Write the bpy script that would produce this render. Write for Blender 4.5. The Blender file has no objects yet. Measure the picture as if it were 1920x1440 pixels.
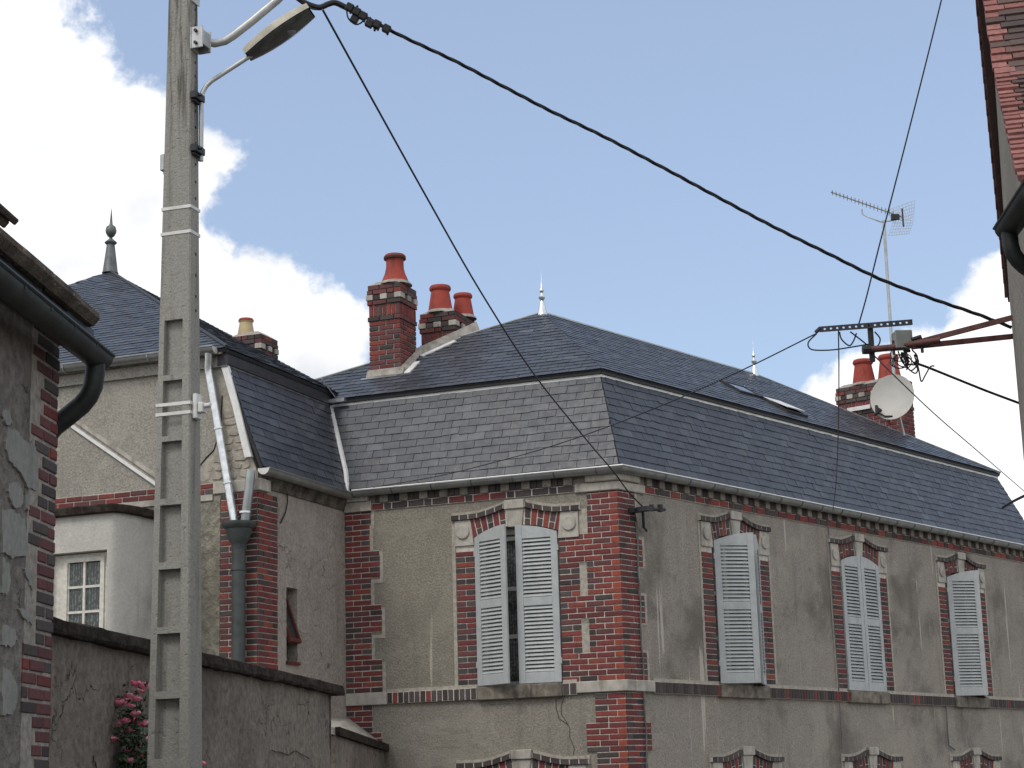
import bpy, bmesh, math, random
from mathutils import Vector as V, Matrix
from mathutils.geometry import tessellate_polygon
random.seed(7)
SC = bpy.context.scene
COL = SC.collection
RAD = math.radians
# ------------------------------------------------------------ camera
EYE = V((0, 0, 2.5))
PITCH, ROLL = RAD(12.524), RAD(1.644)
cam = bpy.data.cameras.new('camera')
camo = bpy.data.objects.new('camera', cam)
COL.objects.link(camo)
cam.sensor_width = 36.0
cam.lens = 3500.0 / 1920.0 * 36.0
cam.clip_start = 0.1
cam.clip_end = 3000
fw = V((0, math.cos(PITCH), math.sin(PITCH)))
up0 = V((0, -math.sin(PITCH), math.cos(PITCH)))
rt0 = V((1, 0, 0))
rt = rt0 * math.cos(ROLL) - up0 * math.sin(ROLL)
up = up0 * math.cos(ROLL) + rt0 * math.sin(ROLL)
camo.matrix_world = Matrix(((rt.x, up.x, -fw.x, EYE.x), (rt.y, up.y, -fw.y, EYE.y), (rt.z, up.z, -fw.z, EYE.z), (0, 0, 0, 1)))
SC.camera = camo
# ------------------------------------------------------------ light
SUN_EL, SUN_AZ = RAD(50), RAD(222)      # azimuth clockwise from +Y: behind the camera, to its left
SKY_STRENGTH = 0.15
SC.view_settings.view_transform = 'Standard'
SC.view_settings.look = 'None'
SC.view_settings.gamma = 1
SC.view_settings.use_curve_mapping = False
SC.view_settings.exposure = 0.10
world = bpy.data.worlds.new('World')
SC.world = world
world.use_nodes = True
wn, wl = world.node_tree.nodes, world.node_tree.links
wn.clear()


def wnode(t, **k):
    n = wn.new(t)
    for a, b in k.items():
        setattr(n, a, b)
    return n


def wmath(op, a, b=None, c=None):
    n = wn.new('ShaderNodeMath')
    n.operation = op
    for i, x in enumerate((a, b, c)):
        if x is None:
            continue
        if isinstance(x, (int, float)):
            n.inputs[i].default_value = x
        else:
            wl.new(x, n.inputs[i])
    return n.outputs[0]


sky = wnode('ShaderNodeTexSky', sky_type='NISHITA', sun_disc=False)
sky.sun_elevation, sky.sun_rotation = SUN_EL, SUN_AZ
sky.air_density, sky.dust_density, sky.ozone_density = 1.0, 1.2, 1.0
tc = wnode('ShaderNodeTexCoord')
LOBES = [((-0.2598, 0.9112, 0.3196), 260),
         ((-0.2208, 0.9198, 0.3242), 170),
         ((-0.2409, 0.8956, 0.3739), 120),
         ((-0.1961, 0.9194, 0.3409), 90),
         ((-0.1729, 0.9303, 0.3235), 100),
         ((-0.2366, 0.9331, 0.271), 300),
         ((-0.1833, 0.9445, 0.2727), 170),
         ((-0.151, 0.9531, 0.2624), 110),
         ((-0.1349, 0.9598, 0.2462), 150),
         ((-0.1128, 0.964, 0.2407), 120),
         ((-0.0903, 0.9664, 0.2407), 70),
         ((-0.3332, 0.8863, 0.3217), 500),
         ((-0.2896, 0.9313, 0.221), 500),
         ((0.1899, 0.9641, 0.1856), 150),
         ((0.2244, 0.9587, 0.175), 210),
         ((0.2587, 0.9484, 0.1833), 230),
         ((0.2571, 0.9413, 0.2185), 130),
         ((0.3078, 0.9396, 0.1496), 330),
         ((-0.1535, 0.9308, 0.3319), 60),
         ((0.2588, 0.937, 0.2345), 45),
         ((-0.2417, 0.8859, 0.396), 110)]
mask = None
for cdir, rad in LOBES:
    dp = wnode('ShaderNodeVectorMath', operation='DISTANCE')
    wl.new(tc.outputs['Generated'], dp.inputs[0])
    dp.inputs[1].default_value = cdir
    r = rad / 3500.0
    v = wmath('SUBTRACT', 1.0, wmath('DIVIDE', dp.outputs['Value'], r))
    v = wmath('MULTIPLY', v, r * 9.0)
    mask = v if mask is None else wmath('SMOOTH_MAX', mask, v, 0.08)
mask = wmath('MAXIMUM', mask, -0.42)
# the rest of the sky: cumulus by noise, in broad patches away from these banks
n1 = wnode('ShaderNodeTexNoise')
n1.inputs['Scale'].default_value = 9.0
n1.inputs['Detail'].default_value = 9
n1.inputs['Roughness'].default_value = 0.62
wl.new(tc.outputs['Generated'], n1.inputs['Vector'])
n0 = wnode('ShaderNodeTexNoise')
n0.inputs['Scale'].default_value = 2.2
n0.inputs['Detail'].default_value = 3
wl.new(tc.outputs['Generated'], n0.inputs['Vector'])
n2 = wnode('ShaderNodeTexNoise')
n2.inputs['Scale'].default_value = 26.0
n2.inputs['Detail'].default_value = 8
n2.inputs['Roughness'].default_value = 0.6
wl.new(tc.outputs['Generated'], n2.inputs['Vector'])
dens = wmath('ADD', wmath('MULTIPLY', mask, 1.0), wmath('MULTIPLY', wmath('SUBTRACT', n1.outputs[0], 0.5), 0.75))
dens = wmath('ADD', dens, wmath('MULTIPLY', wmath('SUBTRACT', n2.outputs[0], 0.5), 0.42))
far = wmath('MULTIPLY', wmath('SUBTRACT', n0.outputs[0], 0.47), 2.2)
sep = wnode('ShaderNodeSeparateXYZ')
wl.new(tc.outputs['Generated'], sep.inputs[0])
away = wmath('MULTIPLY', wmath('SUBTRACT', 0.72, sep.outputs[1]), 2.5)
away = wmath('MINIMUM', wmath('MAXIMUM', away, 0.0), 1.0)
dens = wmath('ADD', dens, wmath('MULTIPLY', away, wmath('ADD', far, 0.60)))  # cloud cover out of view raised to brighten the ambient light
mr = wnode('ShaderNodeMapRange', interpolation_type='SMOOTHSTEP')
wl.new(dens, mr.inputs['Value'])
mr.inputs['From Min'].default_value = -0.035
mr.inputs['From Max'].default_value = 0.075
# cloud tone: bright crowns, pale grey folds
n3 = wnode('ShaderNodeTexNoise')
n3.inputs['Scale'].default_value = 11.0
n3.inputs['Detail'].default_value = 6
wl.new(tc.outputs['Generated'], n3.inputs['Vector'])
cr = wnode('ShaderNodeValToRGB')
cr.color_ramp.elements[0].position, cr.color_ramp.elements[0].color = 0.36, (5.1, 5.25, 5.55, 1)
cr.color_ramp.elements[1].position, cr.color_ramp.elements[1].color = 0.56, (7.4, 7.4, 7.4, 1)
wl.new(n3.outputs[0], cr.inputs[0])
hsv = wnode('ShaderNodeMixRGB', blend_type='MIX')   # thin high haze whitens the blue
hsv.inputs[0].default_value = 0.42
hsv.inputs[2].default_value = (3.55, 4.3, 5.75, 1)
wl.new(sky.outputs[0], hsv.inputs[1])
mixc = wnode('ShaderNodeMixRGB', blend_type='MIX')
wl.new(mr.outputs[0], mixc.inputs[0])
wl.new(hsv.outputs[0], mixc.inputs[1])
wl.new(cr.outputs[0], mixc.inputs[2])
bg = wnode('ShaderNodeBackground')
bg.inputs['Strength'].default_value = SKY_STRENGTH
wl.new(mixc.outputs[0], bg.inputs['Color'])
wo = wnode('ShaderNodeOutputWorld')
wl.new(bg.outputs[0], wo.inputs['Surface'])
sun = bpy.data.lights.new('sun', 'SUN')
sun.energy = 1.35
sun.angle = RAD(17)                       # the sun is behind a cloud
sun.color = (1.0, 0.95, 0.88)
suno = bpy.data.objects.new('sun', sun)
COL.objects.link(suno)
sdir = V((math.sin(SUN_AZ) * math.cos(SUN_EL), math.cos(SUN_AZ) * math.cos(SUN_EL), math.sin(SUN_EL)))
suno.rotation_euler = sdir.to_track_quat('Z', 'Y').to_euler()
suno.location = (0, 0, 40)

# surveyed points of cables, fittings and blossoms, in metres
D = {
    'main_cable': [(-1.489, 12.31, 8.139), (-1.449, 12.325, 8.096), (-1.399, 12.342, 8.061), (-1.344, 12.359, 8.039), (-1.288, 12.374, 8.032), (-1.233, 12.39, 8.062), (-1.185, 12.403, 8.078), (-1.122, 12.421, 8.055), (-1.022, 12.449, 8.008), (-0.918, 12.477, 7.959), (-0.694, 12.535, 7.851), (-0.355, 12.613, 7.701), (-0.015, 12.684, 7.527), (0.327, 12.747, 7.349), (0.708, 12.805, 7.163), (1.164, 12.864, 6.914), (1.543, 12.902, 6.697), (1.92, 12.931, 6.481), (2.295, 12.949, 6.278), (2.667, 12.958, 6.074), (3.038, 12.955, 5.912), (3.35, 12.945, 5.785), (3.575, 12.935, 5.682)],
    'knots': [(-1.081, 12.383, 8.029), (-1.032, 12.39, 7.998), (-0.987, 12.396, 7.967), (-0.943, 12.403, 7.912), (-0.89, 12.409, 7.905), (-1.049, 12.405, 7.948), (-0.824, 12.433, 7.88)],
    'loop1': [(-1.1, 12.381, 8.005), (-1.093, 12.386, 7.958), (-1.071, 12.392, 7.927), (-1.034, 12.399, 7.905), (-0.996, 12.406, 7.923), (-0.974, 12.412, 7.957)],
    'loop2': [(-0.935, 12.405, 7.929), (-0.913, 12.41, 7.898), (-0.906, 12.414, 7.858), (-0.891, 12.418, 7.892)],
    'loop0': [(-1.411, 12.319, 8.068), (-1.381, 12.323, 8.036), (-1.344, 12.327, 8.004), (-1.307, 12.331, 7.997)],
    'house_cable': [(-1.266, 12.335, 7.997), (-1.003, 13.526, 7.76), (-0.674, 15.026, 7.471), (-0.274, 16.836, 7.142), (0.225, 18.903, 6.806), (0.841, 21.141, 6.51), (1.202, 22.418, 6.354)],
    'right_cable': [(3.111, 12.21, 7.96), (2.982, 12.335, 7.496), (2.788, 12.517, 6.816), (2.626, 12.666, 6.259), (2.524, 12.761, 5.898), (2.459, 12.816, 5.692)],
    'gutter_cable': [(2.171, 12.868, 5.663), (1.799, 13.934, 5.668), (1.365, 15.121, 5.692), (0.852, 16.467, 5.74), (0.343, 17.757, 5.811), (-0.189, 19.071, 5.914), (-0.87, 20.724, 6.065), (-1.753, 22.833, 6.311)],
    'drop_cable': [(2.323, 12.842, 5.679), (2.621, 14.6, 5.754), (3.107, 17.526, 5.884), (3.819, 21.923, 6.089), (4.375, 25.528, 6.264)],
    'service_cable': [(2.818, 12.742, 5.401), (2.919, 12.771, 5.37), (3.113, 12.827, 5.3), (3.347, 12.892, 5.215), (3.598, 12.96, 5.13)],
    'far_cable': [(2.557, 12.797, 5.468), (3.062, 14.173, 5.529), (3.679, 15.841, 5.613), (4.587, 18.267, 5.755), (6.396, 23.132, 6.049)],
    'stub_cable': [(7.628, 29.014, 6.735), (7.329, 27.251, 6.568), (6.963, 25.05, 6.342)],
    'beamL': (2.18, 12.867, 5.69),
    'beamR': (2.828, 12.74, 5.693),
    'postT': (2.544, 12.8, 5.705),
    'postB': (2.544, 12.8, 5.434),
    'boxTL': (2.695, 12.769, 5.634),
    'boxBR': (2.815, 12.743, 5.509),
    'tubeE': (2.506, 12.807, 5.522),
    'vA': (2.842, 12.737, 5.529),
    'vB': (2.868, 12.731, 5.55),
    'v_up': [(2.85, 12.735, 5.544), (3.534, 12.614, 5.682)],
    'v_lo': [(2.812, 12.743, 5.516), (3.623, 13.005, 5.635)],
    'main_tube': [(2.506, 12.807, 5.518), (2.669, 12.774, 5.521), (2.886, 12.727, 5.541)],
    'wires': [[(2.17, 12.868, 5.659), (2.116, 12.881, 5.61), (2.111, 12.884, 5.572), (2.146, 12.881, 5.546), (2.272, 12.866, 5.539), (2.421, 12.848, 5.553), (2.532, 12.833, 5.566)], [(2.329, 12.84, 5.663), (2.341, 12.846, 5.61), (2.391, 12.846, 5.562), (2.423, 12.845, 5.592), (2.45, 12.848, 5.65)], [(2.402, 12.827, 5.658), (2.477, 12.829, 5.594), (2.538, 12.831, 5.538)], [(2.569, 12.795, 5.645), (2.604, 12.8, 5.594), (2.588, 12.813, 5.548), (2.546, 12.83, 5.545)], [(2.717, 12.764, 5.493), (2.735, 12.765, 5.428), (2.775, 12.762, 5.368), (2.823, 12.756, 5.327), (2.841, 12.756, 5.365), (2.797, 12.772, 5.439), (2.745, 12.789, 5.491)], [(2.76, 12.755, 5.482), (2.763, 12.762, 5.407), (2.796, 12.762, 5.349), (2.852, 12.758, 5.404), (2.836, 12.769, 5.468)], [(2.822, 12.741, 5.458), (2.846, 12.745, 5.362), (2.859, 12.75, 5.267), (2.887, 12.748, 5.304), (2.928, 12.745, 5.367), (2.958, 12.741, 5.373)], [(2.774, 12.752, 5.481), (2.779, 12.77, 5.401), (2.771, 12.783, 5.358)], [(2.811, 12.744, 5.494), (2.844, 12.743, 5.446), (2.827, 12.754, 5.388), (2.753, 12.781, 5.419), (2.743, 12.789, 5.476)]],
    'lh_H0': (-2.376, 9.508, 3.896),
    'lh_e0': (-2.108, 9.519, 4.806),
    'lh_e1': (-2.131, 9.514, 4.733),
    'lh_e2': (-2.158, 9.508, 4.633),
    'lh_e3': (-2.222, 9.493, 4.538),
    'lh_e4': (-2.356, 9.461, 4.445),
    'lh_e5': (-2.377, 9.456, 4.427),
    'an_m0': (6.461, 30.83, 9.436),
    'an_m1': (6.483, 30.826, 12.048),
    'an_b0': (5.549, 30.499, 12.478),
    'an_b1': (6.711, 30.265, 11.911),
    'an_r0': (6.038, 30.406, 12.128),
    'an_arm1': (6.361, 30.34, 11.87),
    'an_arm2': (6.579, 30.294, 11.886),
    'an_dish': (6.213, 29.861, 8.718),
    'an_dtop': (6.29, 29.844, 9.106),
    'an_dbot': (6.17, 29.869, 8.339),
    'an_dl': (5.895, 29.925, 8.75),
    'an_dr': (6.523, 29.794, 8.731),
    'an_lnb': (5.976, 29.909, 8.45),
    'an_refA': (6.488, 30.313, 12.075),
    'an_refB': (6.904, 30.221, 12.194),
    'an_refC': (6.865, 30.23, 11.896),
    'an_refD': (6.664, 30.275, 11.859),
    'an_ref2A': (6.545, 30.301, 11.89),
    'an_ref2B': (6.862, 30.231, 11.849),
    'an_ref2C': (6.777, 30.25, 11.622),
    'an_ref2D': (6.439, 30.324, 11.617),
    'rh_Q': (3.598, 13.012, 0.0),
    'patches': [[(-0.799, 3.907), (-0.633, 3.922), (-0.485, 3.895), (-0.424, 3.805), (-0.442, 3.734), (-0.64, 3.69), (-0.78, 3.701)], [(-0.778, 3.673), (-0.693, 3.655), (-0.643, 3.565), (-0.708, 3.511), (-0.762, 3.5)], [(-0.464, 3.653), (-0.346, 3.662), (-0.296, 3.603), (-0.338, 3.574), (-0.416, 3.61)], [(-0.533, 3.452), (-0.418, 3.463), (-0.311, 3.434), (-0.324, 3.404), (-0.443, 3.412)], [(-0.731, 3.168), (-0.62, 3.152), (-0.516, 3.092), (-0.522, 2.997), (-0.588, 2.953), (-0.711, 2.943)], [(-0.749, 3.357), (-0.582, 3.357), (-0.521, 3.31), (-0.631, 3.273), (-0.74, 3.26)], [(-0.727, 4.033), (-0.587, 4.061), (-0.511, 4.019), (-0.52, 3.959), (-0.633, 3.932), (-0.708, 3.969)], [(-0.473, 4.025), (-0.402, 4.037), (-0.416, 3.955), (-0.476, 3.956)], [(-0.749, 4.304), (-0.616, 4.31), (-0.537, 4.278), (-0.399, 4.294), (-0.308, 4.258), (-0.29, 4.129), (-0.316, 4.067), (-0.457, 4.065), (-0.522, 4.106), (-0.645, 4.136), (-0.735, 4.155), (-0.784, 4.212)], [(-0.841, 4.362), (-0.756, 4.387), (-0.685, 4.332), (-0.779, 4.319), (-0.838, 4.332)]],
    'roses': [(-2.754, 13.522, 3.351), (-2.741, 13.729, 3.347), (-2.81, 13.919, 3.328), (-2.824, 13.61, 3.282), (-2.872, 13.804, 3.262), (-2.752, 13.523, 3.253), (-2.918, 13.693, 3.228), (-3.012, 13.877, 3.231), (-2.812, 13.613, 3.206), (-3.041, 13.768, 3.12), (-2.827, 13.507, 3.096), (-2.756, 13.726, 3.08), (-2.806, 13.92, 3.073), (-2.817, 13.612, 3.036), (-2.95, 13.788, 3.004), (-2.908, 13.49, 2.978), (-2.78, 13.721, 2.944), (-2.76, 13.929, 2.968), (-2.837, 13.608, 2.897), (-2.895, 13.8, 2.827), (-2.786, 13.516, 2.819), (-2.76, 13.725, 2.852), (-2.75, 13.931, 2.826), (-2.785, 13.618, 3.145), (-2.354, 13.902, 2.791)],
    'bush': [(-2.863, 13.704, 2.795), (-2.771, 13.723, 3.324), (-2.978, 13.68, 3.1), (-2.718, 13.734, 3.018)],
}

# ------------------------------------------------------------ helpers
WORLD = {}


def wpos(o):
    return WORLD.get(o.name, V((0, 0, 0))) if o else V((0, 0, 0))


def tag(o, label=None, cat=None, group=None, kind=None):
    for k, v in (('label', label), ('category', cat), ('group', group), ('kind', kind)):
        if v:
            o[k] = v
    return o


def thing(name, loc, label, cat, group=None):
    o = bpy.data.objects.new(name, None)
    o.empty_display_size = 0.2
    COL.objects.link(o)
    o.location = loc
    WORLD[o.name] = V(loc)
    return tag(o, label, cat, group)


class Fr:
    """A working frame: origin o, axes u, v, w (w points out of the surface)."""
    def __init__(s, o, u, v, w):
        s.o, s.u, s.v, s.w = V(o), V(u).normalized(), V(v).normalized(), V(w).normalized()

    def pt(s, a, b, c=0.0):
        return s.o + s.u * a + s.v * b + s.w * c

    def shift(s, a=0, b=0, c=0):
        return Fr(s.pt(a, b, c), s.u, s.v, s.w)


Z = V((0, 0, 1))
WF = Fr((0, 0, 0), (1, 0, 0), (0, 1, 0), (0, 0, 1))


class MB:
    def __init__(s):
        s.v, s.f, s.m = [], [], []
        s.mi = 0

    def add(s, vs, fs):
        b = len(s.v)
        s.v += [V(x) for x in vs]
        s.f += [tuple(b + i for i in f) for f in fs]
        s.m += [s.mi] * len(fs)

    def box(s, fr, a0, a1, b0, b1, c0, c1):
        p = [fr.pt(a, b, c) for c in (c0, c1) for b in (b0, b1) for a in (a0, a1)]
        s.add(p, [(0, 2, 3, 1), (4, 5, 7, 6), (0, 1, 5, 4), (2, 6, 7, 3), (0, 4, 6, 2), (1, 3, 7, 5)])
        return s

    def prism(s, pts, off):
        n = len(pts)
        off = V(off)
        s.add(list(pts) + [V(p) + off for p in pts],
              [tuple(range(n))[::-1], tuple(range(n, 2 * n))] + [(i, (i + 1) % n, n + (i + 1) % n, n + i) for i in range(n)])
        return s

    def poly(s, fr, pts, c0, c1):
        """pts: 2D outline in the frame, extruded from c0 to c1"""
        return s.prism([fr.pt(a, b, c0) for a, b in pts], fr.w * (c1 - c0))

    def slab(s, fr, loops, c0, c1):
        """outline with holes, extruded"""
        flat = [p for lp in loops for p in lp]
        tris = tessellate_polygon([[V((a, b, 0)) for a, b in lp] for lp in loops])
        n = len(flat)
        vs = [fr.pt(a, b, c0) for a, b in flat] + [fr.pt(a, b, c1) for a, b in flat]
        fs = [t[::-1] for t in tris] + [tuple(i + n for i in t) for t in tris]
        k = 0
        for lp in loops:
            m = len(lp)
            fs += [(k + i, k + (i + 1) % m, n + k + (i + 1) % m, n + k + i) for i in range(m)]
            k += m
        s.add(vs, fs)
        return s

    def tube(s, pts, r, seg=8, cap=True, r1=None):
        pts = [V(p) for p in pts]
        n = len(pts)
        vs, fs = [], []
        ref = None
        for i, p in enumerate(pts):
            t = (pts[min(i + 1, n - 1)] - pts[max(i - 1, 0)]).normalized()
            if ref is None:
                ref = t.orthogonal().normalized()
            ref = (ref - t * ref.dot(t)).normalized()
            bi = t.cross(ref)
            rr = r if r1 is None else r + (r1 - r) * i / max(n - 1, 1)
            for k in range(seg):
                a = 2 * math.pi * k / seg
                vs.append(p + ref * math.cos(a) * rr + bi * math.sin(a) * rr)
        for i in range(n - 1):
            for k in range(seg):
                k2 = (k + 1) % seg
                fs.append((i * seg + k, i * seg + k2, (i + 1) * seg + k2, (i + 1) * seg + k))
        if cap:
            fs.append(tuple(range(seg))[::-1])
            fs.append(tuple((n - 1) * seg + k for k in range(seg)))
        s.add(vs, fs)
        return s

    def lathe(s, base, prof, seg=16, axis=Z):
        axis = V(axis).normalized()
        e = axis.orthogonal().normalized()
        g = axis.cross(e)
        base = V(base)
        vs, fs = [], []
        n = len(prof)
        for r, h in prof:
            for k in range(seg):
                a = 2 * math.pi * k / seg
                vs.append(base + axis * h + (e * math.cos(a) + g * math.sin(a)) * max(r, 0.0005))
        for i in range(n - 1):
            for k in range(seg):
                k2 = (k + 1) % seg
                fs.append((i * seg + k, i * seg + k2, (i + 1) * seg + k2, (i + 1) * seg + k))
        fs.append(tuple(range(seg))[::-1])
        fs.append(tuple((n - 1) * seg + k for k in range(seg)))
        s.add(vs, fs)
        return s

    def halfpipe(s, pts, r, th=0.004, seg=8, upv=Z):
        """open half-round gutter along pts"""
        pts = [V(p) for p in pts]
        n = len(pts)
        vs, fs = [], []
        for i, p in enumerate(pts):
            if 0 < i < n - 1:
                d0, d1 = (p - pts[i - 1]).normalized(), (pts[i + 1] - p).normalized()
                sd0, sd1 = d0.cross(upv).normalized(), d1.cross(upv).normalized()
                sd = (sd0 + sd1)
                sd = sd / sd.length_squared * 2
            else:
                t = (pts[min(i + 1, n - 1)] - pts[max(i - 1, 0)]).normalized()
                sd = t.cross(upv).normalized()
            for rr in (r, r - th):
                for k in range(seg + 1):
                    a = math.pi * k / seg
                    vs.append(p + sd * math.cos(a) * rr - upv * math.sin(a) * rr)
        m = 2 * (seg + 1)
        for i in range(n - 1):
            a, b = i * m, (i + 1) * m
            for k in range(seg):
                fs.append((a + k, a + k + 1, b + k + 1, b + k))
                fs.append((a + seg + 1 + k + 1, a + seg + 1 + k, b + seg + 1 + k, b + seg + 1 + k + 1))
            fs.append((a, b, b + seg + 1, a + seg + 1))
            fs.append((a + seg, a + 2 * seg + 1, b + 2 * seg + 1, b + seg))
        for a in (0, (n - 1) * m):
            for k in range(seg):
                fs.append((a + k, a + k + 1, a + seg + 2 + k, a + seg + 1 + k))
        s.add(vs, fs)
        return s

    def build(s, name, mats, parent=None, label=None, kind=None, smooth=False, bevel=0.0, cat=None, group=None):
        if not s.v:
            return None
        lo = V([min(v[i] for v in s.v) for i in range(3)])
        hi = V([max(v[i] for v in s.v) for i in range(3)])
        c = (lo + hi) / 2
        me = bpy.data.meshes.new(name)
        me.from_pydata([v - c for v in s.v], [], s.f)
        mats = mats if isinstance(mats, (list, tuple)) else [mats]
        for m in mats:
            me.materials.append(m)
        if len(mats) > 1:
            me.polygons.foreach_set('material_index', s.m)
        bm = bmesh.new()
        bm.from_mesh(me)
        bmesh.ops.recalc_face_normals(bm, faces=bm.faces)
        if bevel:
            bmesh.ops.bevel(bm, geom=[e for e in bm.edges if len(e.link_faces) == 2 and e.calc_face_angle(0) > 0.6], offset=bevel, segments=1, affect='EDGES')
        bm.to_mesh(me)
        bm.free()
        if smooth:
            me.polygons.foreach_set('use_smooth', [True] * len(me.polygons))
            me.set_sharp_from_angle(angle=RAD(42))
        o = bpy.data.objects.new(name, me)
        COL.objects.link(o)
        o.parent = parent
        o.location = c - wpos(parent)
        WORLD[o.name] = c
        return tag(o, label, cat, group, kind)


def place(name, me, parent, fr, a, b, c, mat=None):
    """an object of a shared mesh set at a point of a frame, its x,y,z along u,w,v"""
    o = bpy.data.objects.new(name, me)
    COL.objects.link(o)
    o.parent = parent
    p = fr.pt(a, b, c) - wpos(parent)
    u, w, v = fr.u, fr.w, fr.v
    if u.cross(w).dot(v) < 0:
        u = -u
    o.matrix_basis = Matrix(((u.x, w.x, v.x, p.x), (u.y, w.y, v.y, p.y), (u.z, w.z, v.z, p.z), (0, 0, 0, 1)))
    return o


# ------------------------------------------------------------ materials
class M:
    """small node-material builder in world metres"""
    def __init__(s, name, rough=0.8, metal=0.0, spec=0.3):
        s.mat = bpy.data.materials.new(name)
        s.mat.use_nodes = True
        s.n, s.l = s.mat.node_tree.nodes, s.mat.node_tree.links
        s.b = s.n['Principled BSDF']
        s.b.inputs['Roughness'].default_value = rough
        s.b.inputs['Metallic'].default_value = metal
        s.b.inputs['Specular IOR Level'].default_value = spec
        s.geo = s.n.new('ShaderNodeNewGeometry')
        s.oi = s.n.new('ShaderNodeObjectInfo')
        s.h = None

    def lk(s, a, b):
        s.l.new(a, b)

    def mapped(s, sc):
        m = s.n.new('ShaderNodeMapping')
        m.inputs['Scale'].default_value = sc
        s.lk(s.geo.outputs['Position'], m.inputs['Vector'])
        return m.outputs[0]

    def noise(s, scale, detail=4, rough=0.55, stretch=None, dist=0.0):
        t = s.n.new('ShaderNodeTexNoise')
        t.inputs['Scale'].default_value = scale
        t.inputs['Detail'].default_value = detail
        t.inputs['Roughness'].default_value = rough
        t.inputs['Distortion'].default_value = dist
        s.lk(s.mapped(stretch) if stretch else s.geo.outputs['Position'], t.inputs['Vector'])
        return t.outputs[0]

    def math(s, op, a, b=0.0):
        t = s.n.new('ShaderNodeMath')
        t.operation = op
        for i, x in enumerate((a, b)):
            if isinstance(x, (int, float)):
                t.inputs[i].default_value = x
            else:
                s.lk(x, t.inputs[i])
        return t.outputs[0]

    def step(s, x, lo, hi, a=0.0, b=1.0):
        t = s.n.new('ShaderNodeMapRange')
        t.interpolation_type = 'SMOOTHSTEP'
        for nm, q in (('From Min', lo), ('From Max', hi), ('To Min', a), ('To Max', b)):
            t.inputs[nm].default_value = q
        s.lk(x, t.inputs['Value'])
        return t.outputs[0]

    def rnd(s):
        """one value per piece: object random plus island random"""
        return s.math('FRACT', s.math('ADD', s.oi.outputs['Random'], s.geo.outputs['Random Per Island']))

    def ramp(s, x, stops):
        t = s.n.new('ShaderNodeValToRGB')
        e = t.color_ramp.elements
        while len(e) < len(stops):
            e.new(0.5)
        for i, (p, c) in enumerate(stops):
            e[i].position = p
            e[i].color = (*c, 1)
        s.lk(x, t.inputs[0])
        return t.outputs[0]

    def mix(s, f, a, b, mode='MIX'):
        t = s.n.new('ShaderNodeMixRGB')
        t.blend_type = mode
        for i, x in enumerate((f, a, b)):
            if isinstance(x, (int, float)):
                t.inputs[i].default_value = x
            elif isinstance(x, tuple):
                t.inputs[i].default_value = (*x, 1)
            else:
                s.lk(x, t.inputs[i])
        return t.outputs[0]

    def color(s, c):
        if isinstance(c, tuple):
            s.b.inputs['Base Color'].default_value = (*c, 1)
        else:
            s.lk(c, s.b.inputs['Base Color'])
        return s

    def bump(s, h, dist=0.01, strength=0.6):
        t = s.n.new('ShaderNodeBump')
        t.inputs['Distance'].default_value = dist
        t.inputs['Strength'].default_value = strength
        s.lk(h, t.inputs['Height'])
        s.lk(t.outputs[0], s.b.inputs['Normal'])
        return s

    def rough(s, x):
        s.lk(x, s.b.inputs['Roughness'])
        return s


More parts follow.
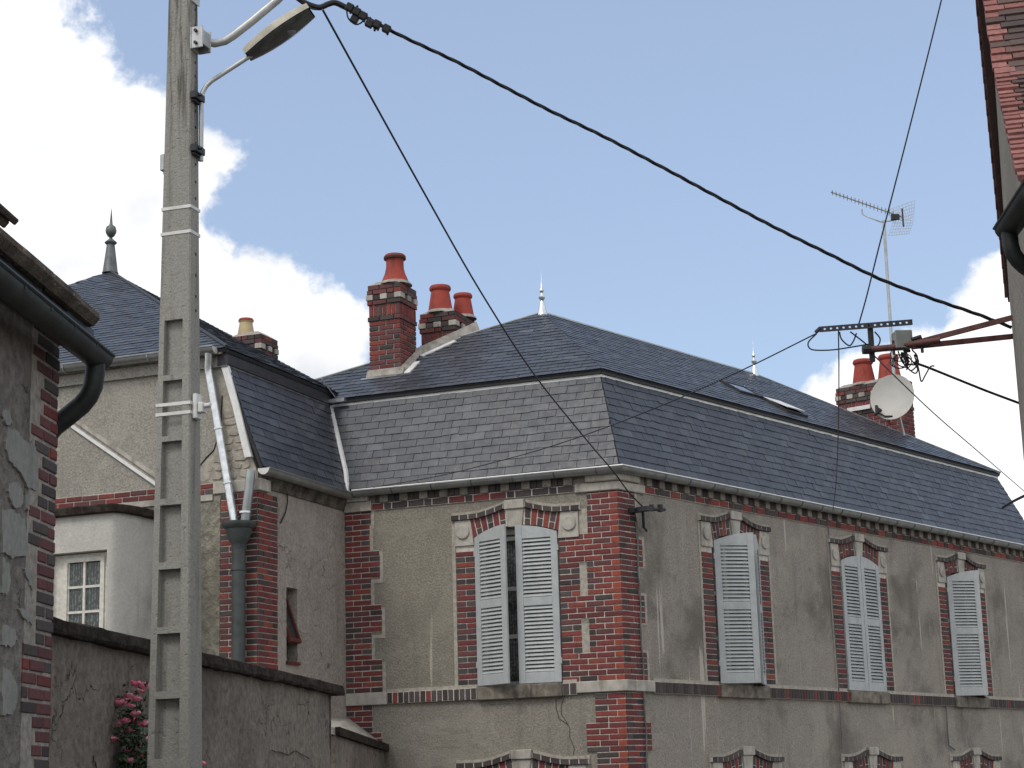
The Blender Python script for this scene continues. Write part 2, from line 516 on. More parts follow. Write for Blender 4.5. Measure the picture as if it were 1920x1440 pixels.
def plaster(name, col, dark, grain=55, gb=0.012, stain=0.7, streak=0.5, white=0.0, lo=0.48, hi=0.72, cracks=0.0, gv=1.0):
    m = M(name, 0.92, spec=0.15)
    fine = m.noise(grain, 3, 0.6)
    big = m.noise(0.75, 6, 0.6)
    mid = m.noise(4.5, 5, 0.6)
    stv = m.noise(1.0, 5, 0.6, (5.0, 5.0, 0.5))
    c = m.mix(m.step(fine, 0.3, 0.7), tuple(x * (1 - 0.28 * gv) for x in col), tuple(min(1, x * (1 + 0.2 * gv)) for x in col))
    c = m.mix(m.step(mid, 0.35, 0.75, 0, 0.35), c, tuple(x * 0.75 for x in col))
    c = m.mix(m.step(big, lo, hi, 0, stain), c, dark)
    c = m.mix(m.step(stv, 0.54, 0.74, 0, streak), c, dark)
    rep = m.step(m.noise(1.15, 7, 0.68, None, 0.6), 0.56, 0.60, 0, 0.30)
    c = m.mix(rep, c, tuple(min(1, x * 1.25) for x in col))
    c = m.mix(m.step(m.noise(2.6, 7, 0.7), 0.60, 0.72, 0, 0.45), c, dark)
    if white:
        w = m.noise(1.0, 3, 0.5, (9.0, 9.0, 0.35))
        w2 = m.noise(1.3, 2)
        k = m.math('MULTIPLY', m.step(w, 0.66, 0.70), m.step(w2, 0.42, 0.5))
        c = m.mix(m.math('MULTIPLY', k, white), c, tuple(min(1, x * 1.9) for x in col))
    h = m.math('ADD', fine, m.math('MULTIPLY', mid, 0.6))
    if cracks:
        vo = m.n.new('ShaderNodeTexVoronoi')
        vo.feature = 'DISTANCE_TO_EDGE'
        vo.inputs['Scale'].default_value = 2.3
        wob = m.n.new('ShaderNodeVectorMath')
        wob.operation = 'MULTIPLY_ADD'
        nt = m.n.new('ShaderNodeTexNoise')
        nt.inputs['Scale'].default_value = 6
        nt.inputs['Detail'].default_value = 5
        m.lk(m.geo.outputs['Position'], nt.inputs['Vector'])
        m.lk(nt.outputs['Color'], wob.inputs[0])
        wob.inputs[1].default_value = (0.3, 0.3, 0.3)
        m.lk(m.geo.outputs['Position'], wob.inputs[2])
        m.lk(wob.outputs[0], vo.inputs['Vector'])
        ln = m.math('MULTIPLY', m.step(vo.outputs['Distance'], 0.004, 0.014, 1.0, 0.0), m.step(m.noise(1.7, 3), 0.50, 0.60))
        c = m.mix(m.math('MULTIPLY', ln, cracks), c, tuple(x * 0.6 for x in dark))
        h = m.math('SUBTRACT', h, m.math('MULTIPLY', ln, 1.2))
        pl = m.step(m.noise(3.2, 6, 0.62), 0.60, 0.63)
        c = m.mix(m.math('MULTIPLY', pl, 0.3), c, tuple(x * 0.6 for x in col))
        h = m.math('SUBTRACT', h, m.math('MULTIPLY', pl, 0.5))
    m.color(c)
    m.bump(h, gb, 0.8)
    return m.mat


def brickmat(name, stops, soot=0.25):
    m = M(name, 0.85, spec=0.2)
    c = m.ramp(m.rnd(), stops)
    g = m.noise(38, 4, 0.65)
    c = m.mix(m.step(g, 0.35, 0.7, 0, 0.45), c, (0.05, 0.035, 0.035))
    b = m.noise(2.2, 5, 0.6)
    c = m.mix(m.step(b, 0.5, 0.75, 0, soot), c, (0.045, 0.04, 0.042))
    m.color(c)
    m.bump(m.noise(90, 3, 0.6), 0.004, 0.5)
    return m.mat


def plain(name, col, rough=0.7, metal=0.0, var=0.15, scale=12, bump=0.0, spec=0.3, grime=None, gk=0.4):
    m = M(name, rough, metal, spec)
    n = m.noise(scale, 5, 0.6)
    c = m.mix(m.step(n, 0.3, 0.7), tuple(x * (1 - var) for x in col), tuple(min(1, x * (1 + var)) for x in col))
    if grime:
        c = m.mix(m.step(m.noise(3.0, 5, 0.6, (2, 2, 0.7)), 0.48, 0.7, 0, gk), c, grime)
    m.color(c)
    if bump:
        m.bump(m.noise(scale * 4, 4, 0.6), bump, 0.6)
    return m.mat


def slatemat(name, a, b, c3):
    m = M(name, 0.42, spec=0.36)
    c = m.ramp(m.rnd(), [(0.0, a), (0.55, b), (0.93, c3), (1.0, tuple(x * 1.3 for x in c3))])
    lic = m.step(m.noise(16, 5, 0.7), 0.66, 0.72, 0, 0.35)
    g = m.noise(30, 5, 0.65)
    c = m.mix(m.step(g, 0.4, 0.75, 0, 0.3), c, tuple(x * 0.55 for x in a))
    st = m.noise(1.0, 4, 0.6, (14, 14, 1.5))
    c = m.mix(m.step(st, 0.56, 0.72, 0, 0.22), c, (0.16, 0.165, 0.18))
    c = m.mix(lic, c, (0.12, 0.118, 0.105))
    m.color(c)
    m.rough(m.step(m.noise(9, 4), 0.3, 0.7, 0.30, 0.46))
    m.bump(m.noise(45, 4, 0.6), 0.004, 0.5)
    return m.mat


MT = {}
MT['plaster_l'] = plaster('roughcast_ochre', (0.272, 0.25, 0.21), (0.135, 0.124, 0.108), 48, 0.016, 0.35, 0.25, 0.6)
MT['plaster_r'] = plaster('roughcast_grey', (0.318, 0.288, 0.252), (0.10, 0.091, 0.082), 48, 0.014, 0.66, 0.26, 0.6, 0.49, 0.68)
MT['plaster_low'] = plaster('roughcast_lower', (0.272, 0.25, 0.214), (0.125, 0.115, 0.104), 50, 0.012, 0.45, 0.35)
MT['plaster_side'] = plaster('smooth_render', (0.34, 0.305, 0.272), (0.17, 0.152, 0.136), 30, 0.006, 0.4, 0.3, cracks=0.75)
MT['plaster_front'] = plaster('pebble_render', (0.325, 0.308, 0.272), (0.19, 0.177, 0.156), 40, 0.016, 0.3, 0.2)
MT['plaster_rough'] = plaster('lumpy_render', (0.24, 0.225, 0.185), (0.12, 0.11, 0.09), 11, 0.05, 0.4, 0.3)
MT['plaster_bay'] = plaster('whitewash', (0.48, 0.467, 0.435), (0.23, 0.218, 0.195), 34, 0.006, 0.75, 0.7, 0, 0.42, 0.66, gv=0.35)
MT['plaster_garden'] = plaster('old_render', (0.205, 0.18, 0.156), (0.075, 0.066, 0.058), 16, 0.02, 0.6, 0.5, cracks=0.85)
MT['plaster_old'] = plaster('bare_render', (0.20, 0.182, 0.166), (0.088, 0.079, 0.073), 16, 0.035, 0.6, 0.5, cracks=0.6)
MT['plaster_patch'] = plaster('pale_render', (0.275, 0.275, 0.26), (0.16, 0.155, 0.145), 26, 0.005, 0.45, 0.4, gv=0.5)
MT['plaster_right'] = plaster('grey_render', (0.26, 0.24, 0.21), (0.14, 0.13, 0.115), 30, 0.006, 0.4, 0.5)
MT['border'] = plain('smooth_band', (0.365, 0.34, 0.292), 0.9, var=0.2, scale=20, bump=0.003)
MT['mortar'] = plain('mortar', (0.56, 0.525, 0.475), 0.95, var=0.2, scale=25, bump=0.004, grime=(0.2, 0.185, 0.165), gk=0.3)
MT['mortar_dark'] = plain('mortar_old', (0.30, 0.275, 0.245), 0.95, var=0.25, scale=25, bump=0.004)
MT['stone'] = plain('cut_stone', (0.42, 0.395, 0.35), 0.9, var=0.15, scale=9, bump=0.004, grime=(0.17, 0.155, 0.135), gk=0.65)
MT['stone_dirty'] = plain('stained_stone', (0.20, 0.175, 0.145), 0.9, var=0.35, scale=9, bump=0.004, grime=(0.05, 0.045, 0.04), gk=0.8)
MT['rubble'] = plain('rubble_stone', (0.34, 0.31, 0.265), 0.95, var=0.25, scale=14, bump=0.01)
RED = [(0.0, (0.14, 0.042, 0.044)), (0.4, (0.195, 0.050, 0.050)), (0.8, (0.245, 0.06, 0.053)), (1.0, (0.285, 0.08, 0.056))]
MT['brick_red'] = brickmat('brick_red', RED)
MT['brick_orange'] = brickmat('brick_orange', [(0.0, (0.30, 0.068, 0.045)), (1.0, (0.37, 0.085, 0.048))], 0.1)
MT['brick_purple'] = brickmat('brick_purple', [(0.0, (0.12, 0.054, 0.057)), (1.0, (0.18, 0.072, 0.072))])
MT['brick_dark'] = brickmat('brick_dark', [(0.0, (0.055, 0.046, 0.047)), (1.0, (0.11, 0.094, 0.092))])
MT['slate'] = slatemat('slate', (0.040, 0.045, 0.059), (0.049, 0.055, 0.070), (0.062, 0.069, 0.084))
MT['slate_bed'] = plain('roof_felt', (0.03, 0.031, 0.036), 0.8)
MT['zinc'] = plain('zinc', (0.34, 0.36, 0.365), 0.38, 0.75, var=0.15, scale=6)
MT['zinc_bright'] = plain('new_zinc', (0.70, 0.73, 0.75), 0.3, 0.85, var=0.15, scale=14)
MT['pale_sheen'] = plain('pale_sky_sheen', (0.68, 0.68, 0.67), 0.5, 0.2, var=0.1, scale=8)  # near-white base: the sky's reflection on zinc put into the colour
MT['zinc_dull'] = plain('weathered_zinc', (0.13, 0.14, 0.14), 0.55, 0.4, var=0.25, scale=7)
MT['cast_iron'] = plain('painted_cast_iron', (0.062, 0.074, 0.073), 0.5, 0.1, var=0.2, scale=9)
MT['dark_pipe'] = plain('dark_gutter', (0.032, 0.036, 0.036), 0.5, 0.2, var=0.3, scale=9)
MT['shutter'] = plain('shutter_paint', (0.41, 0.435, 0.44), 0.5, var=0.07, scale=9, grime=(0.27, 0.285, 0.285), gk=0.4)
MT['gap'] = plain('dark_room', (0.015, 0.015, 0.016), 0.9)
MT['frame'] = plain('window_paint', (0.55, 0.55, 0.52), 0.5, var=0.08)
MT['frame_old'] = plain('old_window_paint', (0.62, 0.60, 0.54), 0.6, var=0.15, scale=20)
MT['cement'] = plain('cement_fillet', (0.30, 0.28, 0.25), 0.9, var=0.25, scale=10, bump=0.006, grime=(0.12, 0.11, 0.1))
MT['dentil'] = plain('grey_dentil', (0.23, 0.208, 0.178), 0.9, var=0.25, scale=16, bump=0.003, grime=(0.09, 0.082, 0.074))
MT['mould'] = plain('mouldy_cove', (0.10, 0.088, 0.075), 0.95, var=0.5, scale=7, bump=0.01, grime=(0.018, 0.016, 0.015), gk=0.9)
MT['moss'] = None
m = M('mossy_stone', 0.95, spec=0.1)
c = m.mix(m.step(m.noise(7, 6, 0.65), 0.35, 0.65), (0.075, 0.064, 0.054), (0.15, 0.13, 0.108))
c = m.mix(m.step(m.noise(34, 4, 0.6), 0.62, 0.7), c, (0.24, 0.23, 0.2))
m.color(c).bump(m.noise(22, 5, 0.7), 0.02, 0.9)
MT['moss'] = m.mat
m = M('dark_coping', 0.95, spec=0.1)
c = m.mix(m.step(m.noise(9, 6, 0.65), 0.35, 0.65), (0.022, 0.017, 0.015), (0.055, 0.044, 0.038))
m.color(c).bump(m.noise(18, 5, 0.7), 0.03, 0.9)
MT['coping'] = m.mat
m = M('pole_concrete', 0.92, spec=0.15)
c = m.mix(m.step(m.noise(70, 3, 0.6), 0.3, 0.7), (0.255, 0.25, 0.228), (0.325, 0.315, 0.288))
c = m.mix(m.step(m.noise(1.0, 6, 0.65, (9, 9, 0.7)), 0.54, 0.76, 0, 0.6), c, (0.075, 0.068, 0.06))
c = m.mix(m.step(m.noise(120, 2, 0.5), 0.72, 0.78, 0, 0.7), c, (0.05, 0.047, 0.042))
sx = m.n.new('ShaderNodeSeparateXYZ')
m.lk(m.geo.outputs['Position'], sx.inputs[0])
run = m.math('MULTIPLY', m.step(sx.outputs[2], 6.6, 7.6), m.step(m.noise(1.0, 5, 0.65, (16, 16, 1.1)), 0.46, 0.62))
c = m.mix(m.math('MULTIPLY', run, 0.8), c, (0.05, 0.044, 0.038))
c = m.mix(m.step(m.noise(6, 6, 0.65), 0.55, 0.75, 0, 0.35), c, (0.13, 0.12, 0.1))
m.color(c).bump(m.math('ADD', m.noise(55, 4, 0.6), m.step(m.noise(26, 3, 0.5), 0.62, 0.72, 0.0, -0.8)), 0.008, 0.7)
MT['pole'] = m.mat
MT['pot'] = None
m = M('terracotta_pot', 0.75, spec=0.25)
c = m.mix(m.step(m.noise(5, 5, 0.6), 0.35, 0.7), (0.34, 0.060, 0.042), (0.25, 0.05, 0.040))
c = m.mix(m.step(m.noise(18, 4), 0.55, 0.72, 0, 0.5), c, (0.13, 0.06, 0.05))
c = m.mix(m.step(m.noise(1.0, 4, 0.6, (12, 12, 2)), 0.52, 0.7, 0, 0.45), c, (0.06, 0.035, 0.03))
m.color(c)
MT['pot'] = m.mat
MT['pot_cream'] = plain('buff_pot', (0.46, 0.37, 0.22), 0.8, var=0.12, scale=6)
MT['pot_rim'] = plain('sooty_rim', (0.06, 0.035, 0.03), 0.85, var=0.3)
MT['tile_red'] = brickmat('roof_tile_red', [(0.0, (0.25, 0.10, 0.088)), (1.0, (0.33, 0.15, 0.135))], 0.35)
MT['tile_dark'] = brickmat('roof_tile_old', [(0.0, (0.07, 0.05, 0.045)), (0.7, (0.12, 0.08, 0.07)), (1.0, (0.18, 0.085, 0.075))], 0.6)
MT['rust'] = plain('brown_painted_steel', (0.12, 0.055, 0.05), 0.6, 0.1, var=0.3, scale=14)
MT['black'] = plain('black_rubber', (0.016, 0.016, 0.018), 0.5, var=0.1)
MT['steel_dark'] = plain('dark_steel', (0.04, 0.04, 0.045), 0.5, 0.3, var=0.2)
MT['galv'] = plain('galvanised_steel', (0.42, 0.43, 0.43), 0.45, 0.6, var=0.12, scale=12)
MT['galv_pale'] = plain('pale_steel_strap', (0.62, 0.62, 0.60), 0.5, 0.2, var=0.1, scale=12)
MT['box_grey'] = plain('grey_plastic', (0.22, 0.24, 0.23), 0.6, var=0.1)
MT['dish'] = plain('dish_paint', (0.43, 0.42, 0.395), 0.5, var=0.06, scale=4)
MT['lamp_shell'] = plain('lamp_shell', (0.42, 0.40, 0.33), 0.55, var=0.15, scale=10, grime=(0.15, 0.14, 0.11))
MT['lamp_glass'] = plain('lamp_bowl', (0.07, 0.072, 0.07), 0.15, spec=0.5, var=0.2)
MT['lamp_bulb'] = plain('lamp_bulb', (0.25, 0.27, 0.27), 0.2, spec=0.5)
MT['crack'] = plain('crack_line', (0.05, 0.042, 0.036), 0.95)
MT['wood_red'] = plain('red_brown_paint', (0.10, 0.025, 0.022), 0.6, var=0.2)
MT['ground'] = plain('packed_gravel', (0.16, 0.15, 0.13), 0.95, var=0.2, scale=3, bump=0.01)
MT['asphalt'] = plain('asphalt', (0.055, 0.055, 0.057), 0.9, var=0.2, scale=30, bump=0.006)
MT['kerb'] = plain('kerb_stone', (0.27, 0.26, 0.245), 0.9, var=0.15, scale=8, bump=0.004)
MT['leaf'] = plain('rose_leaf', (0.045, 0.075, 0.04), 0.6, var=0.5, scale=40)
MT['stem'] = plain('rose_stem', (0.045, 0.05, 0.025), 0.8)
MT['rose'] = None
m = M('rose_petal', 0.6, spec=0.2)
m.color(m.ramp(m.rnd(), [(0.0, (0.84, 0.18, 0.32)), (0.6, (0.92, 0.34, 0.47)), (1.0, (0.94, 0.60, 0.64))]))
MT['rose'] = m.mat
m = M('window_glass', 0.06, spec=0.5)
m.color((0.02, 0.023, 0.025))
MT['glass'] = m.mat
m = M('lace_behind_glass', 0.12, spec=0.5)
wv = m.n.new('ShaderNodeTexVoronoi')
wv.inputs['Scale'].default_value = 26
m.lk(m.geo.outputs['Position'], wv.inputs['Vector'])
wa = m.n.new('ShaderNodeTexWave')
wa.inputs['Scale'].default_value = 9
wa.inputs['Distortion'].default_value = 3
m.lk(m.geo.outputs['Position'], wa.inputs['Vector'])
m.color(m.mix(m.step(m.math('MULTIPLY', wv.outputs[0], m.math('ADD', wa.outputs['Fac'], 0.5)), 0.2, 0.5), (0.13, 0.145, 0.138), (0.04, 0.05, 0.048)))
MT['lace'] = m.mat
# ------------------------------------------------------------ ground and street
def ground_z(y):
    return 0.85 * max(0.0, min(1.0, (20.0 - y) / 20.0))


def sheet(name, x0, x1, y0, y1, mat, dz, n=24, skew=0.0):
    mb = MB()
    ys = [y0 + (y1 - y0) * i / n for i in range(n + 1)]
    vs, fs = [], []
    for y in ys:
        for x in (x0, x1):
            vs.append((x + skew * y, y, ground_z(y) + dz))
    for i in range(n):
        fs.append((2 * i, 2 * i + 1, 2 * i + 3, 2 * i + 2))
    mb.add(vs, fs)
    return mb


sheet('ground', -900, 900, -900, 900, MT['ground'], -0.008, 180).build('ground', MT['ground'], kind='structure')
sheet('road', -1.25, 0.2, -20, 21.5, MT['asphalt'], 0.0, 40, 0.10).build('road', MT['asphalt'], kind='structure')
for a, b, nm in ((-1.85, -1.25, 'pavement'), (0.2, 0.75, 'pavement')):
    mb = sheet(nm, a, b, -20, 21.0, MT['kerb'], 0.12, 40, 0.10)
    k = len(mb.v)
    mb.v += [v - V((0, 0, 0.14)) for v in mb.v]
    n = 40
    for i in range(n):
        mb.add([mb.v[2 * i], mb.v[2 * i + 2], mb.v[k + 2 * i + 2], mb.v[k + 2 * i]], [(0, 1, 2, 3)])
        mb.add([mb.v[2 * i + 1], mb.v[2 * i + 3], mb.v[k + 2 * i + 3], mb.v[k + 2 * i + 1]], [(0, 1, 2, 3)])
    mb.build(nm, MT['kerb'], kind='structure')

# ------------------------------------------------------------ frames of the corner house and its wing
CC = V((1.2665, 22.865, 0))
AR, AL = RAD(38.957), RAD(-68.552)
def hdv(a): return V((math.sin(a), math.cos(a), 0))
RD, LD = hdv(AR), hdv(AL)
RN = V((RD.y, -RD.x, 0))            # out of the right-hand front
LN = -V((LD.y, -LD.x, 0))           # out of the left-hand front
WR, WL = Fr(CC, RD, Z, RN), Fr(CC, LD, Z, LN)
LEN_R, LEN_L = 12.35, 3.765
INN = CC + LD * LEN_L
SD = -hdv(AL + math.pi / 2)          # wing side wall runs from the inner corner towards the street
SN = -LD
WS = Fr(INN, SD, Z, SN)
SLEN = 2.311
KK = INN + SD * SLEN
WW = Fr(KK, LD, Z, LN)               # wing front wall, u to the left
COSB = 1 + RN.dot(LN)
MIT = RN.dot(LD) / COSB              # shift of the corner along a wall per metre of projection

# ------------------------------------------------------------ bricks
BRICKS = []      # (parent key, frame, u centre, z centre, length, height, out, depth, material)
J = 0.013


def brick(key, fr, u0, u1, z0, z1, mat=None, out=0.014, depth=0.06):
    if mat is None:
        mat = 'brick_dark' if (u1 - u0) < 0.16 else 'brick_red'
    BRICKS.append((key, fr, u0, u1, z0, z1, out, depth, mat))


def pick(l):
    r = random.random()
    if l < 0.16:
        return 'brick_dark' if r < 0.72 else ('brick_red' if r < 0.9 else 'brick_purple')
    return 'brick_red' if r < 0.68 else ('brick_purple' if r < 0.965 else 'brick_dark')


def course(key, fr, u0, u1, z, flip, pitch=0.07, out=0.014, head_end=False):
    """one course from u0 to u1, header first when flip"""
    a = min(u0, u1)
    b = max(u0, u1)
    segs, x, first = [], a, True
    while b - x > 0.03:
        l = 0.105 if (first and flip) else 0.222
        first = False
        e = x + l
        if b - e < 0.06:
            e = b
        segs.append((x, min(e, b)))
        x = e + J
    if u1 < u0:
        segs = [(u1 + u0 - q, u1 + u0 - p) for p, q in segs]
    for p, q in segs:
        brick(key, fr, p, q, z + J / 2, z + pitch - J / 2, pick(q - p), out + random.uniform(-0.002, 0.002))


BRICK_ME = {}


def brick_mesh(l, h, d, mat):
    k = (round(l / 0.004), round(h / 0.004), round(d / 0.01), mat)
    if k not in BRICK_ME:
        mb = MB()
        mb.box(WF, -l / 2, l / 2, -d, 0, -h / 2, h / 2)
        me = bpy.data.meshes.new('brick')
        me.from_pydata(mb.v, [], mb.f)
        bm = bmesh.new()
        bm.from_mesh(me)
        bmesh.ops.recalc_face_normals(bm, faces=bm.faces)
        bmesh.ops.bevel(bm, geom=[e for e in bm.edges if all(v.co.y > -d + 0.001 for v in e.verts)], offset=0.005, segments=1, affect='EDGES')
        bm.to_mesh(me)
        bm.free()
        me.materials.append(MT[mat])
        BRICK_ME[k] = me
    return BRICK_ME[k]


STUFF_MATS = ['brick_red', 'brick_dark', 'brick_purple', 'brick_orange']


def lay_bricks(roots, limit):
    """the largest in view become single parts, the remainder of a house is one mesh"""
    by = {}
    for b in BRICKS:
        by.setdefault(b[0], []).append(b)
    for key, bl in by.items():
        def size(b):
            p = b[1].pt((b[2] + b[3]) / 2, (b[4] + b[5]) / 2)
            d = (EYE - p)
            inframe = 1.0 if (p.z - EYE.z) / p.y > -0.0 and p.z > 2.75 else 0.01
            return inframe * (b[3] - b[2]) * (b[5] - b[4]) * abs(d.normalized().dot(b[1].w)) / d.length_squared
        bl.sort(key=size, reverse=True)
        lim = limit.get(key, 300)
        for b in bl[:lim]:
            _, fr, u0, u1, z0, z1, out, depth, mat = b
            o = place('brick', brick_mesh(u1 - u0, z1 - z0, depth + out, mat), roots[key], fr, (u0 + u1) / 2 + random.uniform(-.0015, .0015), (z0 + z1) / 2 + random.uniform(-.002, .002), out)
            o.matrix_basis = o.matrix_basis @ Matrix.Rotation(random.uniform(-.012, .012), 4, 'Y') @ Matrix.Rotation(random.uniform(-.012, .012), 4, 'Z')
        if bl[lim:]:
            mb = MB()
            for b in bl[lim:]:
                _, fr, u0, u1, z0, z1, out, depth, mat = b
                mb.mi = STUFF_MATS.index(mat)
                mb.box(fr, u0, u1, z0, z1, -depth, out)
            mb.build('brickwork', [MT[x] for x in STUFF_MATS], roots[key], kind='stuff', bevel=0.0)


# ------------------------------------------------------------ slates
def clip(poly, clipper):
    """Sutherland-Hodgman, both 2D, clipper convex"""
    def inside(p, a, b): return ((b[0] - a[0]) * (p[1] - a[1]) - (b[1] - a[1]) * (p[0] - a[0])) * sgn >= -1e-9

    def inter(p, q, a, b):
        d1 = (q[0] - p[0], q[1] - p[1])
        d2 = (b[0] - a[0], b[1] - a[1])
        den = d1[0] * d2[1] - d1[1] * d2[0]
        t = ((a[0] - p[0]) * d2[1] - (a[1] - p[1]) * d2[0]) / den
        return (p[0] + d1[0] * t, p[1] + d1[1] * t)
    area = sum(clipper[i][0] * clipper[(i + 1) % len(clipper)][1] - clipper[(i + 1) % len(clipper)][0] * clipper[i][1] for i in range(len(clipper)))
    sgn = 1 if area > 0 else -1
    out = list(poly)
    for i in range(len(clipper)):
        a, b = clipper[i], clipper[(i + 1) % len(clipper)]
        src, out = out, []
        for j in range(len(src)):
            p, q = src[j - 1], src[j]
            if inside(q, a, b):
                if not inside(p, a, b):
                    out.append(inter(p, q, a, b))
                out.append(q)
            elif inside(p, a, b):
                out.append(inter(p, q, a, b))
        if not out:
            return []
    return out


def area2(p):
    return abs(sum(p[i][0] * p[(i + 1) % len(p)][1] - p[(i + 1) % len(p)][0] * p[i][1] for i in range(len(p)))) / 2


SLATES = []    # (key, frame, outline, row bottom v, jitter)


def slate_field(key, fr, roof, e=0.1135, wd=0.242, prio=1.0, view=None, th=0.007, mat='slate', lap=1.35, ujit=0.005):
    us = [p[0] for p in roof]
    vmax = max(p[1] for p in roof)
    r = 0
    while r * e < vmax:
        off = (r % 2) * wd / 2 + random.uniform(-0.01, 0.01)
        k = math.floor((min(us) - off) / wd)
        while k * wd + off < max(us):
            a = k * wd + off + 0.003
            b = a + wd - 0.006
            v0 = r * e + random.uniform(-ujit, ujit)
            k += 1
            if view and not (view[0] < (a + b) / 2 < view[1]):
                continue
            v1 = v0 + e * lap
            pg = clip([(a, v0), (b, v0), (b, v1), (a, v1)], roof)
            if len(pg) < 3 or area2(pg) < 0.0012:
                continue
            SLATES.append((key, fr, pg, r * e, e * lap, prio, th, mat))
        r += 1


def slate_solid(mb, fr, pg, vb, ln, th):
    jt = random.uniform(0.0, 0.0035)
    tw = random.uniform(-0.002, 0.002)
    um = sum(p[0] for p in pg) / len(pg)

    def lift(p, c): return c + jt + (1 - (p[1] - vb) / ln) * th * 1.5 + (p[0] - um) / 0.12 * tw
    top = [fr.pt(p[0], p[1], lift(p, th)) for p in pg]
    bot = [fr.pt(p[0], p[1], lift(p, 0.0)) for p in pg]
    if random.random() < 0.07 and len(pg) == 4:      # a slate that has slipped or lost a corner
        k = random.choice((0, 1))
        for lst in (top, bot):
            lst[k] = lst[k] + fr.v * random.uniform(.006, .02) + fr.u * random.uniform(-.006, .006)
    n = len(pg)
    mb.add(bot + top, [tuple(range(n))[::-1], tuple(range(n, 2 * n))] + [(i, (i + 1) % n, n + (i + 1) % n, n + i) for i in range(n)])


def lay_slates(roots, name='slate', limit=300, stuffname='slating'):
    by = {}
    for s_ in SLATES:
        by.setdefault(s_[0], []).append(s_)
    for key, sl in by.items():
        def size(s_):
            fr, pg = s_[1], s_[2]
            p = fr.pt(sum(q[0] for q in pg) / len(pg), sum(q[1] for q in pg) / len(pg))
            d = EYE - p
            return s_[5] * area2(pg) * max(0.0, d.normalized().dot(fr.w)) / d.length_squared
        sl.sort(key=size, reverse=True)
        for s_ in sl[:limit]:
            mb = MB()
            slate_solid(mb, s_[1], s_[2], s_[3], s_[4], s_[6])
            mb.build(name, MT[s_[7]], roots[key])
        rest = MB()
        ms = sorted(set(s_[7] for s_ in sl))
        for s_ in sl[limit:]:
            rest.mi = ms.index(s_[7])
            slate_solid(rest, s_[1], s_[2], s_[3], s_[4], s_[6])
        rest.build(stuffname, [MT[x] for x in ms], roots[key], kind='stuff')
    SLATES.clear()


# ------------------------------------------------------------ the corner house
house = thing('house', (CC.x, CC.y, 0), 'corner house of red brick and roughcast with slate mansard roof and pale louvred shutters', 'house', 'houses')
ROOTS = {'house': house}
OW = 0.565                                # half width of a window opening
WIN_R = [2.63, 5.99, 9.35]
WIN_L = [1.365]
ZS, ZSPR, ZCR = 3.87, 5.755, 5.865           # sill, spring, crown
DZL = -3.10                               # the ground floor windows repeat the pattern lower down


def arch_z(du, dz=0.0):
    rise = ZCR - ZSPR
    r = (OW * OW + rise * rise) / (2 * rise)
    return ZCR - r + math.sqrt(max(r * r - du * du, 0)) + dz


def opening(c, dz=0.0):
    n = 8
    top = [(c + OW - 2 * OW * i / n, arch_z(OW - 2 * OW * i / n, dz)) for i in range(n + 1)]
    return [(c - OW, ZS + dz), (c + OW, ZS + dz)] + top


def wall_slab(fr, length, wins, mats, u_start=0.0):
    """upper and lower plaster, with window holes; thickness runs inwards"""
    mb = MB()
    zt = 6.44
    mb.slab(fr, [[(u_start, 3.79), (length, 3.79), (length, zt), (u_start, zt)]] + [opening(c) for c in wins], -0.30, 0.0)
    mb.build('plaster_wall', mats[0], house)
    mb = MB()
    mb.slab(fr, [[(u_start, -0.1), (length, -0.1), (length, 3.79), (u_start, 3.79)]] + [opening(c, DZL) for c in wins], -0.30, -0.006)
    mb.build('plaster_wall', mats[1], house)


wall_slab(WL, LEN_L, WIN_L, (MT['plaster_l'], MT['plaster_low']))
wall_slab(WR, LEN_R, WIN_R, (MT['plaster_r'], MT['plaster_r']))
# the end and back walls, plain
ENDF = Fr(WR.pt(LEN_R, 0, 0), -RN, Z, RD)
mb = MB().box(ENDF, 0.31, 5.0, -0.1, 6.44, -0.3, 0)
mb.build('end_wall', MT['plaster_r'], house)
BACK = [WR.pt(LEN_R - 0.31, 0, -4.9), WL.pt(6.2, 0, -0.3)]
bd = (BACK[1] - BACK[0])
bfr = Fr(BACK[0], bd, Z, V((-bd.y, bd.x, 0)) if V((-bd.y, bd.x, 0)).dot(RN) < 0 else V((bd.y, -bd.x, 0)))
MB().box(bfr, 0, bd.length, -0.1, 6.44, -0.3, 0).build('back_wall', MT['plaster_r'], house)
MB().poly(WF, [(p.x, p.y) for p in (WL.pt(0.05, 0, -0.35), WR.pt(LEN_R - 0.4, 0, -0.35), WR.pt(LEN_R - 0.4, 0, -4.8), WL.pt(5.6, 0, -0.4))], 6.30, 6.36).build('ceiling', MT['gap'], house)
MB().poly(WF, [(p.x, p.y) for p in (WL.pt(0.05, 0, -1.6), WR.pt(LEN_R - 0.4, 0, -1.6), WR.pt(LEN_R - 0.4, 0, -1.7), WL.pt(0.05, 0, -1.7))], 0.1, 6.2).build('inner_wall', MT['gap'], house)

bed = MB()          # mortar beds behind the brickwork


class Each:
    """every box or outline becomes a part of its own"""
    def __init__(s, name, mat): s.name, s.mat = name, mat
    def box(s, *a): MB().box(*a).build(s.name, MT[s.mat], house)
    def poly(s, *a): MB().poly(*a).build(s.name, MT[s.mat], house)


bands = Each('smooth_band', 'border')     # pale bands that outline the roughcast


def mortar(fr, u0, u1, z0, z1):
    bed.box(fr, min(u0, u1), max(u0, u1), z0, z1, -0.05, 0.0035)


